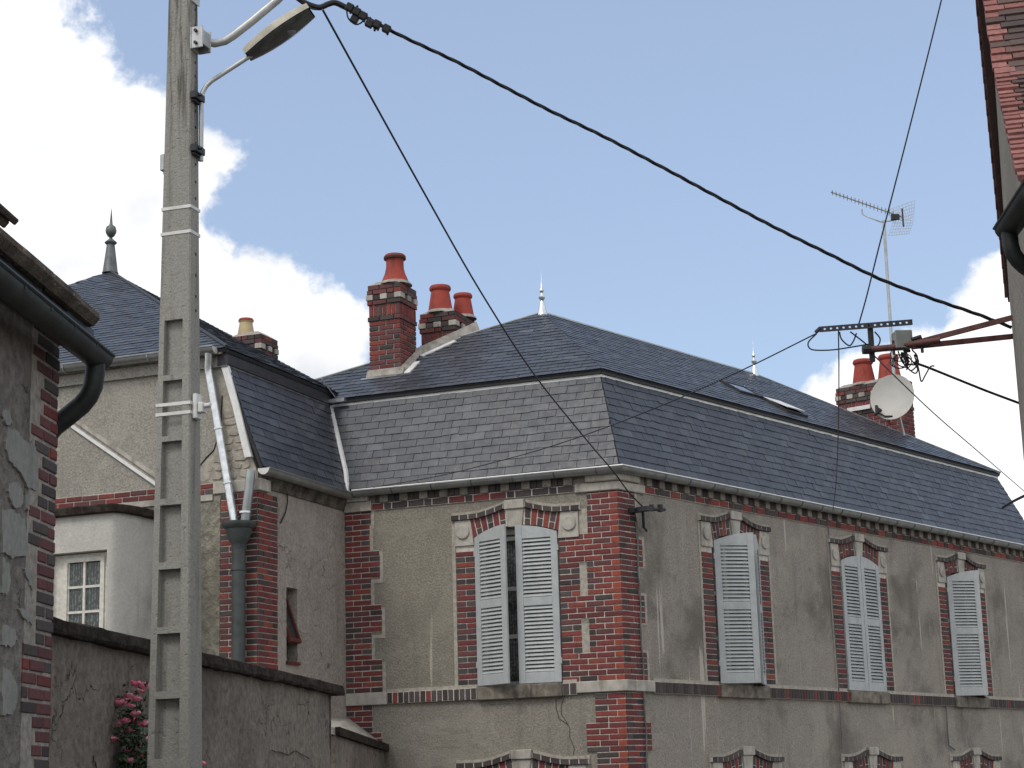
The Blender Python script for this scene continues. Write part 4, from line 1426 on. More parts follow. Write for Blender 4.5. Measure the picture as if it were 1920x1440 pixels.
# chimneys
def chimney(fr, u0, u1, c0, c1, zb, zt, pots, name='chimney', flash=True, nbrick=300, mat_pots='pot', parent=house, seed=1, plain_top=False):
    """fr: frame whose w is the front normal; the stack spans u0..u1 across and c1..c0 (out) in depth"""
    rnd = random.Random(seed)
    core = MB().box(fr, u0 + 0.012, u1 - 0.012, zb, zt - 0.02, c0 + 0.012, c1 - 0.012)
    ch = core.build(name, MT['mortar_dark'], parent)
    faces = [(Fr(fr.pt(0, 0, c1), fr.u, Z, fr.w), u0, u1), ]
    # side faces: low-u and high-u ends
    faces.append((Fr(fr.pt(u0, 0, c1), -fr.w, Z, -fr.u), 0, c1 - c0))
    faces.append((Fr(fr.pt(u1, 0, c1), -fr.w, Z, fr.u), 0, c1 - c0))
    zc = zt - 0.13 - 6 * 0.068
    nb = 0
    rest = MB()

    def put(f, a, b, z0, z1, mat, out, dp=0.05):
        nonlocal nb
        me = brick_mesh(b - a, z1 - z0, dp + max(out, 0), mat)
        place('brick', me, ch, f, (a + b) / 2, (z0 + z1) / 2, out)
        nb += 1
    for fi, (f, a0, a1) in enumerate(faces):
        # corbelled head courses from the top down
        z = zt
        prof = [('c', 0.012, 0.068), ('c', 0.022, 0.068), ('blk', 0.032, 0.082), ('c', 0.02, 0.068), ('sol', 0.0, 0.165), ('c', 0.016, 0.068)]
        for kind, out, hh in prof:
            z -= hh
            e = out if out > 0 else 0
            A, B = a0 - e * (1 if fi == 0 else 0), a1 + e * (1 if fi == 0 else 0)
            if kind == 'blk':
                n = max(2, round((B - A) / 0.135))
                n += 1 - n % 2
                w = (B - A) / n
                for i in range(n):
                    if i % 2 == 0:
                        m_ = MB().box(f, A + i * w + 0.003, A + (i + 1) * w - 0.003, z + 0.003, z + hh - 0.003, -0.05, out)
                        m_.build('stone_block', MT['stone'], ch, bevel=0.004)
                    else:
                        put(f, A + i * w + 0.004, A + (i + 1) * w - 0.004, z + 0.004, z + hh - 0.004, 'brick_dark', out - 0.02)
            elif kind == 'sol':
                n = max(2, round((B - A) / 0.07))
                w = (B - A) / n
                for i in range(n):
                    put(f, A + i * w + 0.006, A + (i + 1) * w - 0.006, z + 0.005, z + hh - 0.005, 'brick_red' if rnd.random() < .85 else 'brick_purple', out)
            else:
                x = A
                fl = rnd.random() < .5
                while x < B - 0.02:
                    l = 0.105 if fl else 0.216
                    fl = False if rnd.random() < 0.7 else True
                    e2 = B if B - (x + l) < 0.06 else x + l
                    put(f, x + 0.004, e2 - 0.004, z + 0.004, z + hh - 0.004, 'brick_dark' if rnd.random() < .45 else ('brick_purple' if rnd.random() < .6 else 'brick_red'), out)
                    x = e2 + 0.003
        row = 0
        while z > zb - 0.0:
            z -= 0.07
            row += 1
            x = a0
            fl = (row + fi) % 2 == 0
            while x < a1 - 0.02:
                l = 0.105 if fl else 0.222
                fl = False
                e2 = a1 if a1 - (x + l) < 0.06 else x + l
                put(f, x + 0.006, e2 - 0.006, z + 0.006, z + 0.064, ('brick_red' if rnd.random() < .6 else ('brick_purple' if rnd.random() < .75 else 'brick_dark')), 0.0)
                x = e2 + 0.004
    # sloped cap and pots
    uc, cc = (u0 + u1) / 2, (c0 + c1) / 2
    cap = MB()
    bot = [fr.pt(a, zt, c) for a, c in ((u0 - .012, c0 - .012), (u1 + .012, c0 - .012), (u1 + .012, c1 + .012), (u0 - .012, c1 + .012))]
    top = [fr.pt(a, zt + 0.075, c) for a, c in ((u0 + .1, c0 + .1), (u1 - .1, c0 + .1), (u1 - .1, c1 - .1), (u0 + .1, c1 - .1))]
    cap.add(bot + top, [(0, 1, 2, 3), (4, 5, 6, 7), (0, 1, 5, 4), (1, 2, 6, 5), (2, 3, 7, 6), (3, 0, 4, 7)])
    cap.build('cap', MT['mortar_dark'], ch)
    for (pu, pc, style, sc) in pots:
        b = fr.pt(pu, zt + 0.045, pc)
        if style == 'tall':
            prof = [(0.165, 0), (0.155, 0.03), (0.118, 0.12), (0.103, 0.19), (0.101, 0.285), (0.128, 0.29), (0.128, 0.325), (0.11, 0.345), (0.085, 0.345), (0.085, 0.2)]
        else:
            prof = [(0.165, 0), (0.16, 0.02), (0.118, 0.275), (0.122, 0.28), (0.14, 0.30), (0.14, 0.325), (0.118, 0.35), (0.09, 0.35), (0.09, 0.2)]
        p = MB().lathe(b, [(r * sc, h * sc) for r, h in prof], 20).build('chimney_pot', MT[mat_pots], ch, smooth=True)
        hr = 0.29 if style == 'tall' else 0.30
        rr = 0.1295 if style == 'tall' else 0.1415
        MB().lathe(b, [(rr * sc * .99, hr * sc), (rr * sc, (hr + .005) * sc), (rr * sc, (hr + 0.026) * sc), (rr * .9 * sc, (hr + .05) * sc), (rr * .7 * sc, (hr + .052) * sc), (rr * .7 * sc, (hr - .02) * sc)], 20).build('rim', MT['pot_rim'] if style == 'tall' else MT['pot'], p, smooth=True)
        MB().lathe(b - Z * 0.03, [(0.2 * sc, 0), (0.19 * sc, 0.02), (0.165 * sc, 0.05)], 14).build('mortar_collar', MT['cement'], p, smooth=True)
    return ch


# two stacks in line on the hip end, aligned with the left-hand front
chimney(WL, 3.40, 3.88, -1.56, -1.02, 8.05, 9.565, [(3.56, -1.22, 'tall', 1.22)], seed=3)
chimney(WL, 2.99, 3.52, -2.75, -1.98, 8.60, 9.33, [(3.28, -2.15, 'wide', 1.12), (3.10, -2.56, 'wide', 1.0)], seed=4)
chimney(Fr(WR.pt(10.15, 0, 0), -RN, Z, -RD), 1.22, 2.46, -0.45, 0.0, 8.2, 9.41, [(2.02, -0.22, 'wide', 1.28), (1.52, -0.22, 'wide', 1.28)], seed=5)
# cement fillets and zinc flashings where the first two stacks meet the slope
def on_UL(u, inset):
    t = (inset - TE) / (APX_I - TE)
    return UL.pt(u, t * vu, 0.0)


def on_UR(u, inset):
    t = (inset - TE) / (APX_I - TE)
    return UR.pt(u, t * vu, 0.0)


def fillet(p, q, out, height, name='cement_fillet', mat='cement'):
    A, B = on_UL(*p), on_UL(*q)
    d = (B - A).normalized()
    o = UL.w.cross(d)
    o = o if o.dot(out) > 0 else -o
    mb = MB()
    mb.add([A + o * 0.08, B + o * 0.08, B + Z * height, A + Z * height, A - o * .05, B - o * .05], [(0, 1, 2, 3), (0, 3, 4), (1, 5, 2), (3, 2, 5, 4), (0, 4, 5, 1)])
    mb.build(name, MT[mat], house)
    return A, B, o


fillet((3.90, 1.0), (3.34, 1.0), LN, 0.09)
A, B, o = fillet((3.395, 0.97), (3.385, 1.56), -LD, 0.09)
f = Fr(A + o * 0.13, B - A, o, UL.w)
MB().box(f, -0.06, 0.36, -0.04, 0.045, 0.012, 0.03).build('flashing', MT['pale_sheen'], house)
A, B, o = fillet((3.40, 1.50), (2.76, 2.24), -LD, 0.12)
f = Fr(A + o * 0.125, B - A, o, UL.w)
MB().box(f, 0.03, 0.62, -0.04, 0.045, 0.012, 0.03).build('flashing', MT['pale_sheen'], house)
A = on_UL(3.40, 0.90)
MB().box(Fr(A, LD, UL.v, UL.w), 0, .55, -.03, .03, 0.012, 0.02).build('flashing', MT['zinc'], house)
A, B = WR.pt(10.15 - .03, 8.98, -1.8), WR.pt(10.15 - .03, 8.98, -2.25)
MB().box(Fr(A, B - A, Z, -RD), 0, 0.45, -.02, .05, 0, .02).build('flashing', MT['pale_sheen'], house)

# wall fittings: cable hook under the eaves, rust stains and the cable clipped down the corner
mb = MB()
f = WR
mb.box(f, 0.20, 0.31, 5.93, 5.985, 0, 0.30)
mb.tube([f.pt(0.16, 5.96, 0.12), f.pt(0.72, 6.0, 0.2)], 0.022, 8)
mb.tube([f.pt(0.30, 5.96, 0.16), f.pt(0.42, 5.76, 0.08), f.pt(0.52, 5.73, 0.05)], 0.018, 6)
mb.lathe(f.pt(0.64, 5.965, 0.19), [(0.035, 0), (0.035, 0.09)], 8)
mb.lathe(f.pt(0.48, 5.96, 0.17), [(0.03, 0), (0.03, 0.08)], 8)
mb.build('cable_hook', MT['steel_dark'], house)
mb = MB()
pts = [f.pt(0.30, 5.95, 0.03)] + [f.pt(0.335 + 0.012 * math.sin(i * 1.7), 5.85 - i * 0.22, 0.035) for i in range(16)]
mb.tube(pts, 0.011, 6)
mb.build('wall_cable', MT['zinc_dull'], house)
mb = MB()
mb.tube([f.pt(5.12 + .008 * math.sin(i), 6.35 - i * 0.3, 0.03) for i in range(12)], 0.007, 5)
mb.build('wall_cable', MT['zinc_dull'], house)
mb = MB()
mb.tube([f.pt(8.42 + .01 * math.sin(i * 1.3), 3.72 - i * 0.12, 0.03) for i in range(6)] + [f.pt(8.47, 3.10, .03), f.pt(8.62, 3.05, .03)], 0.012, 5)
mb.build('wall_cable', MT['zinc_dull'], house)


# ------------------------------------------------------------ the wing on the left
wing = thing('house', (KK.x, KK.y, 0), 'taller rendered wing with pyramid slate roof, zinc downpipes and slim brick corner', 'house', 'houses')
ROOTS['wing'] = wing
FZT = 7.90                                   # top of the front wall
WLEN = 8.5
fl_ = [(0.0, -0.1), (WLEN, -0.1), (WLEN, FZT), (0.50, FZT), (0.465, 7.79), (0.02, 6.45), (0.0, 6.42)]
MB().slab(WW, [[(u, z) for u, z in fl_ if True]], -0.3, 0.0).build('front_wall', MT['plaster_front'], wing)
side_hole = [(1.32, 4.20), (1.60, 4.20), (1.60, 5.10), (1.32, 5.10)]
MB().slab(WS, [[(0.004, -0.1), (SLEN - 0.31, -0.1), (SLEN - 0.31, 6.40), (0.004, 6.40)], side_hole], -0.3, 0.0).build('side_wall', MT['plaster_side'], wing)
MB().box(WS, 0.9, 1.9, 3.9, 5.4, -0.72, -0.70).build('inner_wall', MT['gap'], wing)
MB().box(Fr(KK + LD * WLEN, -LN, Z, LD), 0.3, 9.5, -0.1, 7.9, -0.3, 0).build('end_wall', MT['plaster_front'], wing)
# roughened lower render patch between the pier and the bay
MB().slab(WW, [[(0.505, 2.0), (1.05, 2.0), (1.05, 6.17), (0.505, 6.17)]], -0.02, 0.012).build('render_patch', MT['plaster_rough'], wing)
# brick corner of the wing
bed = MB()
for i in range(54):
    z = 2.4 + i * 0.07
    if z > 6.12:
        break
    fl = i % 2 == 0
    course('wing', WW, 0.497, 0.0, z, fl)
    course('wing', Fr(KK, -SD, Z, SN), 0.004, 0.465 + (0.0 if i % 4 else 0.01), z, not fl)
bed.box(WW, 0.01, 0.50, 2.4, 6.18, -0.05, 0.0035)
bed.box(WS, SLEN - 0.468, SLEN - 0.01, 2.4, 6.18, -0.05, 0.0035)
# band under the upper storey: stone at the corner, two courses of brick beyond
mb = MB()
mb.poly(WF, [(p.x, p.y) for p in (WW.pt(0.60, 0, -0.04), WW.pt(0.60, 0, 0.035), KK + LN * .035 + SN * .06, WS.pt(SLEN - 0.22, 0, 0.06), WS.pt(SLEN - 0.22, 0, -0.04), KK - LN * .04 - SN * .04)], 6.19, 6.335)
mb.build('corner_stone', MT['stone'], wing, bevel=0.008)
for i in range(2):
    course('wing', WW, 0.61, 4.6, 6.195 + i * 0.07, i == 0, out=0.02)
bed.box(WW, 0.605, 4.6, 6.195, 6.335, -0.05, 0.008)
bed.build('mortar_bed', MT['mortar'], wing)
MB().box(WW, 0.605, 4.6, 6.12, 6.19, -0.02, 0.03).build('band_stone', MT['stone'], wing)
# bared rubble beside the sloping edge
edge = lambda z: 0.03 + max(0, (z - 6.45)) * 0.335
mb = MB()
out_ = [(0.62, 6.34), (0.86, 6.36), (0.80, 6.55), (0.60, 6.72), (0.50, 7.0), (0.48, 7.35), (0.50, 7.62), (edge(7.62) + .01, 7.62), (edge(7.0) + .01, 7.0), (0.02, 6.46), (0.02, 6.34)]
mb.poly(WW, out_, -0.02, 0.006)
mb.build('rubble_bed', MT['rubble'], wing)
rr = random.Random(11)
zz = 6.36
while zz < 7.55:
    h = rr.uniform(0.07, 0.13)
    x = edge(zz) + 0.06
    lim = 0.78 if zz < 6.5 else (0.62 if zz < 6.75 else 0.46 + 0.0 * zz)
    while x < lim:
        w = rr.uniform(0.09, 0.2)
        if x + w > lim + .06:
            break
        pts = []
        for a in range(7):
            t = 2 * math.pi * a / 7
            pts.append((x + w / 2 + math.copysign(abs(math.cos(t)) ** .55, math.cos(t)) * w * .5 * rr.uniform(.75, 1.08), zz + h / 2 + math.copysign(abs(math.sin(t)) ** .55, math.sin(t)) * h * .5 * rr.uniform(.75, 1.1)))
        MB().poly(WW, pts, -0.02, rr.uniform(0.008, 0.02)).build('rubble_stone', MT['rubble'], wing, bevel=0.004)
        x += w + 0.015
    zz += h + 0.012
mb = MB()
cp = [(0.93, 6.34), (0.80, 6.56), (0.70, 6.66), (0.60, 6.74), (0.51, 7.0), (0.49, 7.4)]
mb.tube([WW.pt(a, b, 0.008) for a, b in cp], 0.008, 5)
mb.build('crack', MT['black'], wing)
# raking double moulding of a vanished lean-to
A2, B2 = (4.4, 8.52 - 0.0), (1.22, 6.335)
sl_ = (7.30 - 6.52) / (2.63 - 1.49)
for off, wd, o, mat in ((0.0, 0.055, 0.05, 'stone'), (-0.10, 0.05, 0.035, 'pale_sheen'), (-0.052, 0.045, 0.02, 'border')):
    u0, u1 = 1.24 - (-off) / sl_ * 0 , 3.3
    zf = lambda u: 6.52 + (u - 1.49) * sl_ + off
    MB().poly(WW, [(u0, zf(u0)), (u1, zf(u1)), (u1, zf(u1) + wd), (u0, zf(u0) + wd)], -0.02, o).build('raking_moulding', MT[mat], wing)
# dirty cove under the side gutter and under the front eaves
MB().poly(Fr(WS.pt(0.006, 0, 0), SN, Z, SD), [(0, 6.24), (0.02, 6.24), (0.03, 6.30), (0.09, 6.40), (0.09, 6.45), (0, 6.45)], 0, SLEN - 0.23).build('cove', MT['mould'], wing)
MB().box(WW, 0.46, 5.5, 7.76, 7.90, -0.02, 0.05).build('cove', MT['plaster_front'], wing)
MB().box(WW, 0.44, 5.6, 7.902, 7.925, -0.2, 0.12).build('eaves_board', MT['stone_dirty'], wing)
# slanting flashing against the mansard, sky gleam put into its pale colour
pf = [WW.pt(0.455, 7.80, 0.0), WW.pt(0.285, 7.25, 0.0), WW.pt(0.11, 6.60, 0.0)]
mb = MB()
for p, q in zip(pf, pf[1:]):
    d = (q - p)
    mb.box(Fr(p, d, LD, LN), 0, d.length, -0.055, 0.035, 0.004, 0.06)
mb.build('flashing', MT['pale_sheen'], wing)
# roofs of the wing
mb = MB()
mb.poly(MS, pl_S, -0.045, -0.002)
W_E = 7.965
WUF, wv = slope_frame(WW, 0.12, W_E, -5.21, 10.985)
pw_F = [(0.36, 0), (10.9, 0), (5.65, wv)]
WUS, wsv = slope_frame(WS, -0.34, W_E - 0.02, -5.65, 10.985)
pw_S = [(SLEN + 0.12, 0), (-0.75, 0), (SLEN - 5.21, wsv)]
mb.poly(WUF, pw_F, -0.045, -0.002)
mb.poly(WUS, pw_S, -0.045, -0.002)
wap = WUF.pt(5.65, wv)
mb.add([wap - Z * .02, WUF.pt(10.9, 0), WUF.pt(10.9, 0) - LN * 10.4], [(0, 1, 2)])
mb.build('roof', MT['slate_bed'], wing)
slate_field('wing', MS, pl_S, prio=3.0, wd=0.25)
slate_field('wing', WUF, pw_F, e=0.14, wd=0.25, th=0.007, view=(-1, 5.9))
slate_field('wing', WUS, pw_S, e=0.118, wd=0.26, view=(-4, 3))
mb = MB()
mb.box(Fr(WS.pt(0, 0, -TOPI), SD, Z, SN), -0.40, SLEN + 0.07, 7.775, 7.94, -0.1, 0.05)
mb.build('roof_break_band', MT['steel_dark'], wing)
MB().box(Fr(WS.pt(0, 0, -TOPI), SD, Z, SN), -0.38, SLEN + 0.07, 7.745, 7.772, -0.05, 0.035).build('zinc_strip', MT['zinc_dull'], wing)
mb = MB()
mb.tube([WUF.pt(0.36, 0, 0.02), wap + Z * .02], 0.025, 6)
mb.build('ridge_strip', MT['steel_dark'], wing)
# zinc apron where the two upper roofs meet
mb = MB()
pv = [WS.pt(-0.05, 7.985, -0.30), WS.pt(-0.42, 7.86, -0.33), WS.pt(-0.9, 8.12, -0.75), WS.pt(-0.55, 8.2, -0.62)]
mb.prism(pv, Z * 0.02)
mb.box(Fr(WL.pt(LEN_L + .15, 7.79, -TOPI + .05), LD, Z, LN), 0.0, 0.34, 0, 0.045, -0.2, 0.08)
mb.build('apron_flashing', MT['zinc_bright'], wing)
# finial of the pyramid roof
fb = wap - Z * 0.02
mb = MB()
mb.lathe(fb, [(0.135, 0), (0.12, 0.03), (0.065, 0.48), (0.095, 0.50), (0.10, 0.52), (0.03, 0.58), (0.02, 0.62)], 12)
mb.lathe(fb, [(0.02, 0.60), (0.055, 0.625), (0.084, 0.68), (0.09, 0.72), (0.075, 0.78), (0.03, 0.815), (0.022, 0.86), (0.003, 1.09)], 14)
mb.build('finial', MT['zinc_dull'], wing, smooth=True)
# gutters and downpipes
fgz = 7.985
mb = MB()
ga, gb = WW.pt(0.50, fgz, 0.15), WW.pt(5.5, fgz + 0.02, 0.15)
mb.halfpipe([ga, gb], 0.085)
mb.tube([WW.pt(0.50, fgz, 0.235), WW.pt(5.5, fgz + .02, 0.235)], 0.012, 6)
mb.build('gutter', MT['zinc'], wing, smooth=True)
MB().poly(Fr(ga, LN, Z, LD), [(math.cos(math.pi * k / 10) * 0.085, -math.sin(math.pi * k / 10) * 0.085) for k in range(11)], 0.0, 0.006).build('gutter_end', MT['galv_pale'], wing)
mb = MB()
for i in range(6):
    p = WW.pt(0.8 + i * 0.62, fgz, 0.15)
    mb.halfpipe([p, p + LD * 0.018], 0.092, 0.006)
mb.build('gutter_bracket', MT['galv'], wing)
sgz = 6.445
mb = MB()
ga = WS.pt(SLEN + 0.06, sgz, ox)
mb.halfpipe([WS.pt(ox, sgz, ox), ga], 0.078)
mb.tube([WS.pt(ox + .08, sgz, ox + .078), WS.pt(SLEN + 0.06, sgz, ox + .078)], 0.010, 6)
mb.build('gutter', MT['zinc'], wing, smooth=True)
MB().poly(Fr(ga, SN, Z, SD), [(math.cos(math.pi * k / 10) * 0.078, -math.sin(math.pi * k / 10) * 0.078) for k in range(11)], 0.0, 0.006).build('gutter_end', MT['galv_pale'], wing)
HOPU, HOPZ = 0.165, 5.80
mb = MB()
mb.tube([WW.pt(0.60, 7.93, 0.15), WW.pt(0.61, 7.83, 0.13), WW.pt(0.635, 7.74, 0.10), WW.pt(0.62, 7.64, 0.09), WW.pt(0.24, HOPZ - 0.02, 0.12)], 0.05, 12)
dp = mb.build('downpipe', MT['zinc_bright'], wing, smooth=True)
for k in (0.25, 0.62):
    p = WW.pt(0.62, 7.64, 0.09).lerp(WW.pt(0.24, HOPZ, 0.12), k + .12)
    ax = (WW.pt(0.62, 7.64, 0.09) - WW.pt(0.24, HOPZ, 0.12)).normalized()
    MB().lathe(p, [(0.051, 0), (0.062, 0.004), (0.062, 0.026), (0.051, 0.03)], 14, ax).build('collar', MT['zinc_bright'], dp, smooth=True)
mb = MB()
mb.tube([WW.pt(0.02, 6.42, 0.13), WW.pt(0.03, 6.30, 0.13), WW.pt(0.10, HOPZ - 0.02, 0.13)], 0.055, 12)
dp2 = mb.build('downpipe', MT['zinc'], wing, smooth=True)
MB().lathe(WW.pt(0.094, HOPZ + 0.1, 0.13), [(0.056, 0), (0.072, 0.005), (0.072, 0.028), (0.056, 0.035)], 14).build('collar', MT['zinc_bright'], dp2, smooth=True)
hb = WW.pt(HOPU, HOPZ, 0.16)
mb = MB()
mb.lathe(hb, [(0.08, -0.34), (0.085, -0.30), (0.095, -0.25), (0.13, -0.20), (0.135, -0.165), (0.155, -0.13), (0.16, -0.085), (0.20, -0.05), (0.205, -0.02), (0.205, 0.0), (0.17, 0.005), (0.15, -0.08)], 22)
mb.build('hopper', MT['cast_iron'], wing, smooth=True)
mb = MB()
mb.tube([hb - Z * 0.3, hb - Z * 5.6], 0.082, 14)
dp3 = mb.build('downpipe', MT['cast_iron'], wing, smooth=True)
for z in (5.22, 3.6, 2.0):
    MB().lathe(V((hb.x, hb.y, z)), [(0.083, 0), (0.092, 0.004), (0.092, 0.06), (0.083, 0.065)], 14).build('collar', MT['cast_iron'], dp3, smooth=True)
# small side window with an open hopper vent
f = WS
mb = MB()
mb.slab(f, [[(1.322, 4.202), (1.598, 4.202), (1.598, 5.098), (1.322, 5.098)], [(1.36, 4.24), (1.56, 4.24), (1.56, 5.06), (1.36, 5.06)]], -0.24, -0.16)
wnd = mb.build('window', MT['wood_red'], wing)
f2 = Fr(f.pt(1.325, 4.40, -0.1), f.u, Z * math.cos(RAD(20)) - f.w * math.sin(RAD(20)), f.w * math.cos(RAD(20)) + Z * math.sin(RAD(20)))
MB().slab(f2, [[(0, -.02), (0.27, -.02), (0.27, 0.62), (0, 0.62)], [(0.035, 0.03), (0.235, 0.03), (0.235, 0.57), (0.035, 0.57)]], 0.13, 0.17).build('vent_sash', MT['wood_red'], wnd)
MB().box(f2, 0.036, 0.234, 0.031, 0.569, 0.145, 0.15).build('pane', MT['glass'], wnd)
MB().box(f, 1.30, 1.62, 4.165, 4.2, -0.1, 0.03).build('window_sill', MT['wood_red'], wing)
# socket and cable stub by the gutter
mb = MB()
mb.tube([f.pt(1.62, 6.28, 0.02), f.pt(1.60, 6.15, 0.02), f.pt(1.66, 6.0, 0.02), f.pt(1.78, 5.86, 0.02)], 0.008, 5)
mb.build('wall_cable', MT['black'], wing)
# low stack with a buff pot on the far slope
chimney(Fr(V((-3.62, 26.25, 0)) + LD * 0, LD, Z, LN), -0.02, 0.48, -0.45, 0.05, 8.3, 9.17, [(0.36, -0.2, 'wide', 0.8)], parent=wing, seed=8, mat_pots='pot_cream')

lay_bricks(ROOTS, {'house': 300, 'wing': 150})
lay_slates(ROOTS)
# ------------------------------------------------------------ rounded bay in front of the wing
bay = thing('bay', tuple(WW.pt(1.9, 0, 1.3)), 'low whitewashed bay with a rounded corner, dark coping and a small six pane window', 'outbuilding')
BO = 1.30


def bay_outline(grow, n=12):
    pts = [(4.2, BO + grow), (1.20, BO + grow)]
    for i in range(1, n + 1):
        a = math.pi / 2 * i / n
        pts.append((1.20 - math.sin(a) * (0.13 + grow), BO - 0.45 + (0.45 + grow) * math.cos(a)))
    pts.append((1.07 - grow, 0.0))
    return pts


def loop_wf(fr, pts, z): return [(fr.pt(a, z, c).x, fr.pt(a, z, c).y) for a, c in pts]


op = [(1.22, 4.30), (2.06, 4.30), (2.06, 5.43), (1.22, 5.43)]
mb = MB()
BF = WW.shift(c=BO)
mb.slab(BF, [[(1.28 - .06, -0.1), (4.2, -0.1), (4.2, 5.86), (1.22 - .0, 5.86)], ] if False else [[(1.2, -0.1), (4.2, -0.1), (4.2, 5.86), (1.2, 5.86)], [(1.235, 4.30), (2.06, 4.30), (2.06, 5.43), (1.235, 5.43)]], -0.2, 0.0)
o = bay_outline(0.0, 16)[1:]
inn = bay_outline(-0.18, 16)[1:]
ring = [(1.199, BO)] + [p for p in o if p[0] < 1.199]
rin = [(1.199, BO - .2)] + [p for p in inn if p[0] < 1.199]
poly = ring + rin[::-1]
mb2 = MB()
zs = (-0.1, 5.86)
n = len(ring)
pr = [WW.pt(a, zz, c) for zz in zs for a, c in ring]
mb.add(pr, [(i, i + 1, n + i + 1, n + i) for i in range(n - 1)])
mb.build('wall', MT['plaster_bay'], bay, smooth=True)
co, ci = bay_outline(0.07), bay_outline(-0.25)
mb = MB()
mb.prism([WW.pt(a, 5.85, c) for a, c in co + [(4.2, 0.0)]], Z * 0.10)
mb.build('coping', MT['coping'], bay, bevel=0.012)
f = BF.shift(c=-0.16)
mb = MB()
mb.slab(f, [[(1.24, 4.30), (2.05, 4.30), (2.05, 5.42), (1.24, 5.42)], [(1.40, 4.46), (1.83, 4.46), (1.83, 5.33), (1.40, 5.33)]], 0.0, 0.035)
mb.slab(f, [[(1.34, 4.40), (1.90, 4.40), (1.90, 5.375), (1.34, 5.375)], [(1.395, 4.455), (1.845, 4.455), (1.845, 5.325), (1.395, 5.325)]], 0.03, 0.055)
win = mb.build('window', MT['frame_old'], bay)
mb = MB()
mb.box(f, 1.605, 1.635, 4.45, 5.33, 0.005, 0.043)
for i in (1, 2):
    zz = 4.455 + 0.87 * i / 3
    for a, b in ((1.39, 1.604), (1.636, 1.85)):
        mb.box(f, a, b, zz - 0.014, zz + 0.014, 0.006, 0.042)
mb.build('glazing_bar', MT['frame_old'], win)
for i in range(3):
    for a, b in ((1.396, 1.606), (1.634, 1.844)):
        z0 = 4.455 + 0.87 * i / 3 + 0.012
        MB().box(f, a, b, z0, z0 + 0.266, 0.012, 0.018).build('pane', MT['lace'], win)
MB().box(WW, 1.9, 4.2, 5.88, 5.94, 0.0, BO).build('roof', MT['coping'], bay)

# ------------------------------------------------------------ garden wall
GH = RAD(7.85)
G0 = V((-3.082, 12.32, 0))
GW = Fr(G0, hdv(GH), Z, V((math.cos(GH), -math.sin(GH), 0)))
gw = thing('garden_wall', tuple(GW.pt(2, 0.3, 0)), 'stained render garden wall with a thick dark coping running behind the concrete pole', 'wall')
mb = MB()
L0, L1 = -2.4, 7.78
nx, nz = 70, 20
vs, fs = [], []
rr = random.Random(5)
for i in range(nx + 1):
    for j in range(nz + 1):
        vs.append(GW.pt(L0 + (L1 - L0) * i / nx, 0.2 + (3.65 - 0.2) * j / nz, rr.uniform(-.006, .006) + 0.012 * math.sin(i * 0.7 + j * 0.3)))
for i in range(nx):
    for j in range(nz):
        a = i * (nz + 1) + j
        fs.append((a, a + 1, a + nz + 2, a + nz + 1))
mb.add(vs, fs)
mb.box(GW, L0, L1 - 0.01, 0.2, 3.65, -0.32, -0.03)
mb.box(GW, L1 - 0.009, L1 + 0.004, 0.2, 3.65, -0.32, 0.006)
mb.build('wall', MT['plaster_garden'], gw)
mb = MB()
n = 60
prof = [(-0.42, 3.635), (0.075, 3.635), (0.085, 3.66), (0.075, 3.735), (-0.17, 3.80), (-0.42, 3.735)]
vs, fs = [], []
for i in range(n + 1):
    u = L0 - .02 + (8.10 - L0) * i / n
    for c, zz in prof:
        vs.append(GW.pt(u, zz + rr.uniform(-.008, .008), c + rr.uniform(-.008, .008)))
m_ = len(prof)
for i in range(n):
    for k in range(m_):
        fs.append((i * m_ + k, i * m_ + (k + 1) % m_, (i + 1) * m_ + (k + 1) % m_, (i + 1) * m_ + k))
fs += [tuple(range(m_)), tuple(n * m_ + k for k in range(m_))]
mb.add(vs, fs)
mb.build('coping', MT['coping'], gw)
def smooth_jag(pts):
    q = []
    for a_, b_ in zip(pts, pts[1:]):
        q += [a_.lerp(b_, t) + V((0, rr.uniform(-.012, .012), rr.uniform(-.012, .012))) for t in (0, .25, .5, .75)]
    return q + [pts[-1]]


# cracks in the old render
for cr_ in ([(0.78, 2.86), (0.86, 2.78), (0.84, 2.66), (0.95, 2.60), (1.02, 2.66), (1.06, 2.58)], [(5.4, 3.0), (5.9, 2.97), (6.3, 3.01), (6.8, 2.95)]):
    MB().tube(smooth_jag([GW.pt(u, z, 0.016) for u, z in cr_]), 0.005, 4).build('crack', MT['crack'], gw)

# low lean-to between the garden wall and the house
lean = thing('lean_to', (-1.9, 21.6, 0), 'low lean-to with a sloping slab roof between garden wall and corner house', 'outbuilding')
p0, p1, p2, p3 = V((-2.02, 20.55, 3.30)), WL.pt(3.22, 3.205, 0.02), WL.pt(3.72, 3.56, 0.02), WS.pt(1.55, 3.56, 0.02)
mb = MB()
mb.add([p0, p1, p2, p3] + [p - Z * 0.075 for p in (p0, p1, p2, p3)], [(0, 1, 2), (0, 2, 3), (4, 6, 5), (4, 7, 6), (0, 1, 5, 4), (1, 2, 6, 5), (2, 3, 7, 6), (3, 0, 4, 7)])
mb.build('roof', MT['cement'], lean)
mb = MB()
d = (p1 - p0)
d.z = 0
dn = d.normalized()
fr = Fr(V((p0.x, p0.y, 0)), dn, Z, V((dn.y, -dn.x, 0)))
lw = d.length
mb.prism([fr.pt(-.05, 3.225, .005), fr.pt(lw - .005, 3.128, .005), fr.pt(lw - .005, 3.215, .005), fr.pt(-.05, 3.312, .005)], fr.w * 0.05)
mb.build('edge', MT['coping'], lean)
mb = MB()
mb.prism([fr.pt(0.0, -.1, 0), fr.pt(lw - .03, -.1, 0), fr.pt(lw - .03, 3.125, 0), fr.pt(0.0, 3.22, 0)], fr.w * -0.15)
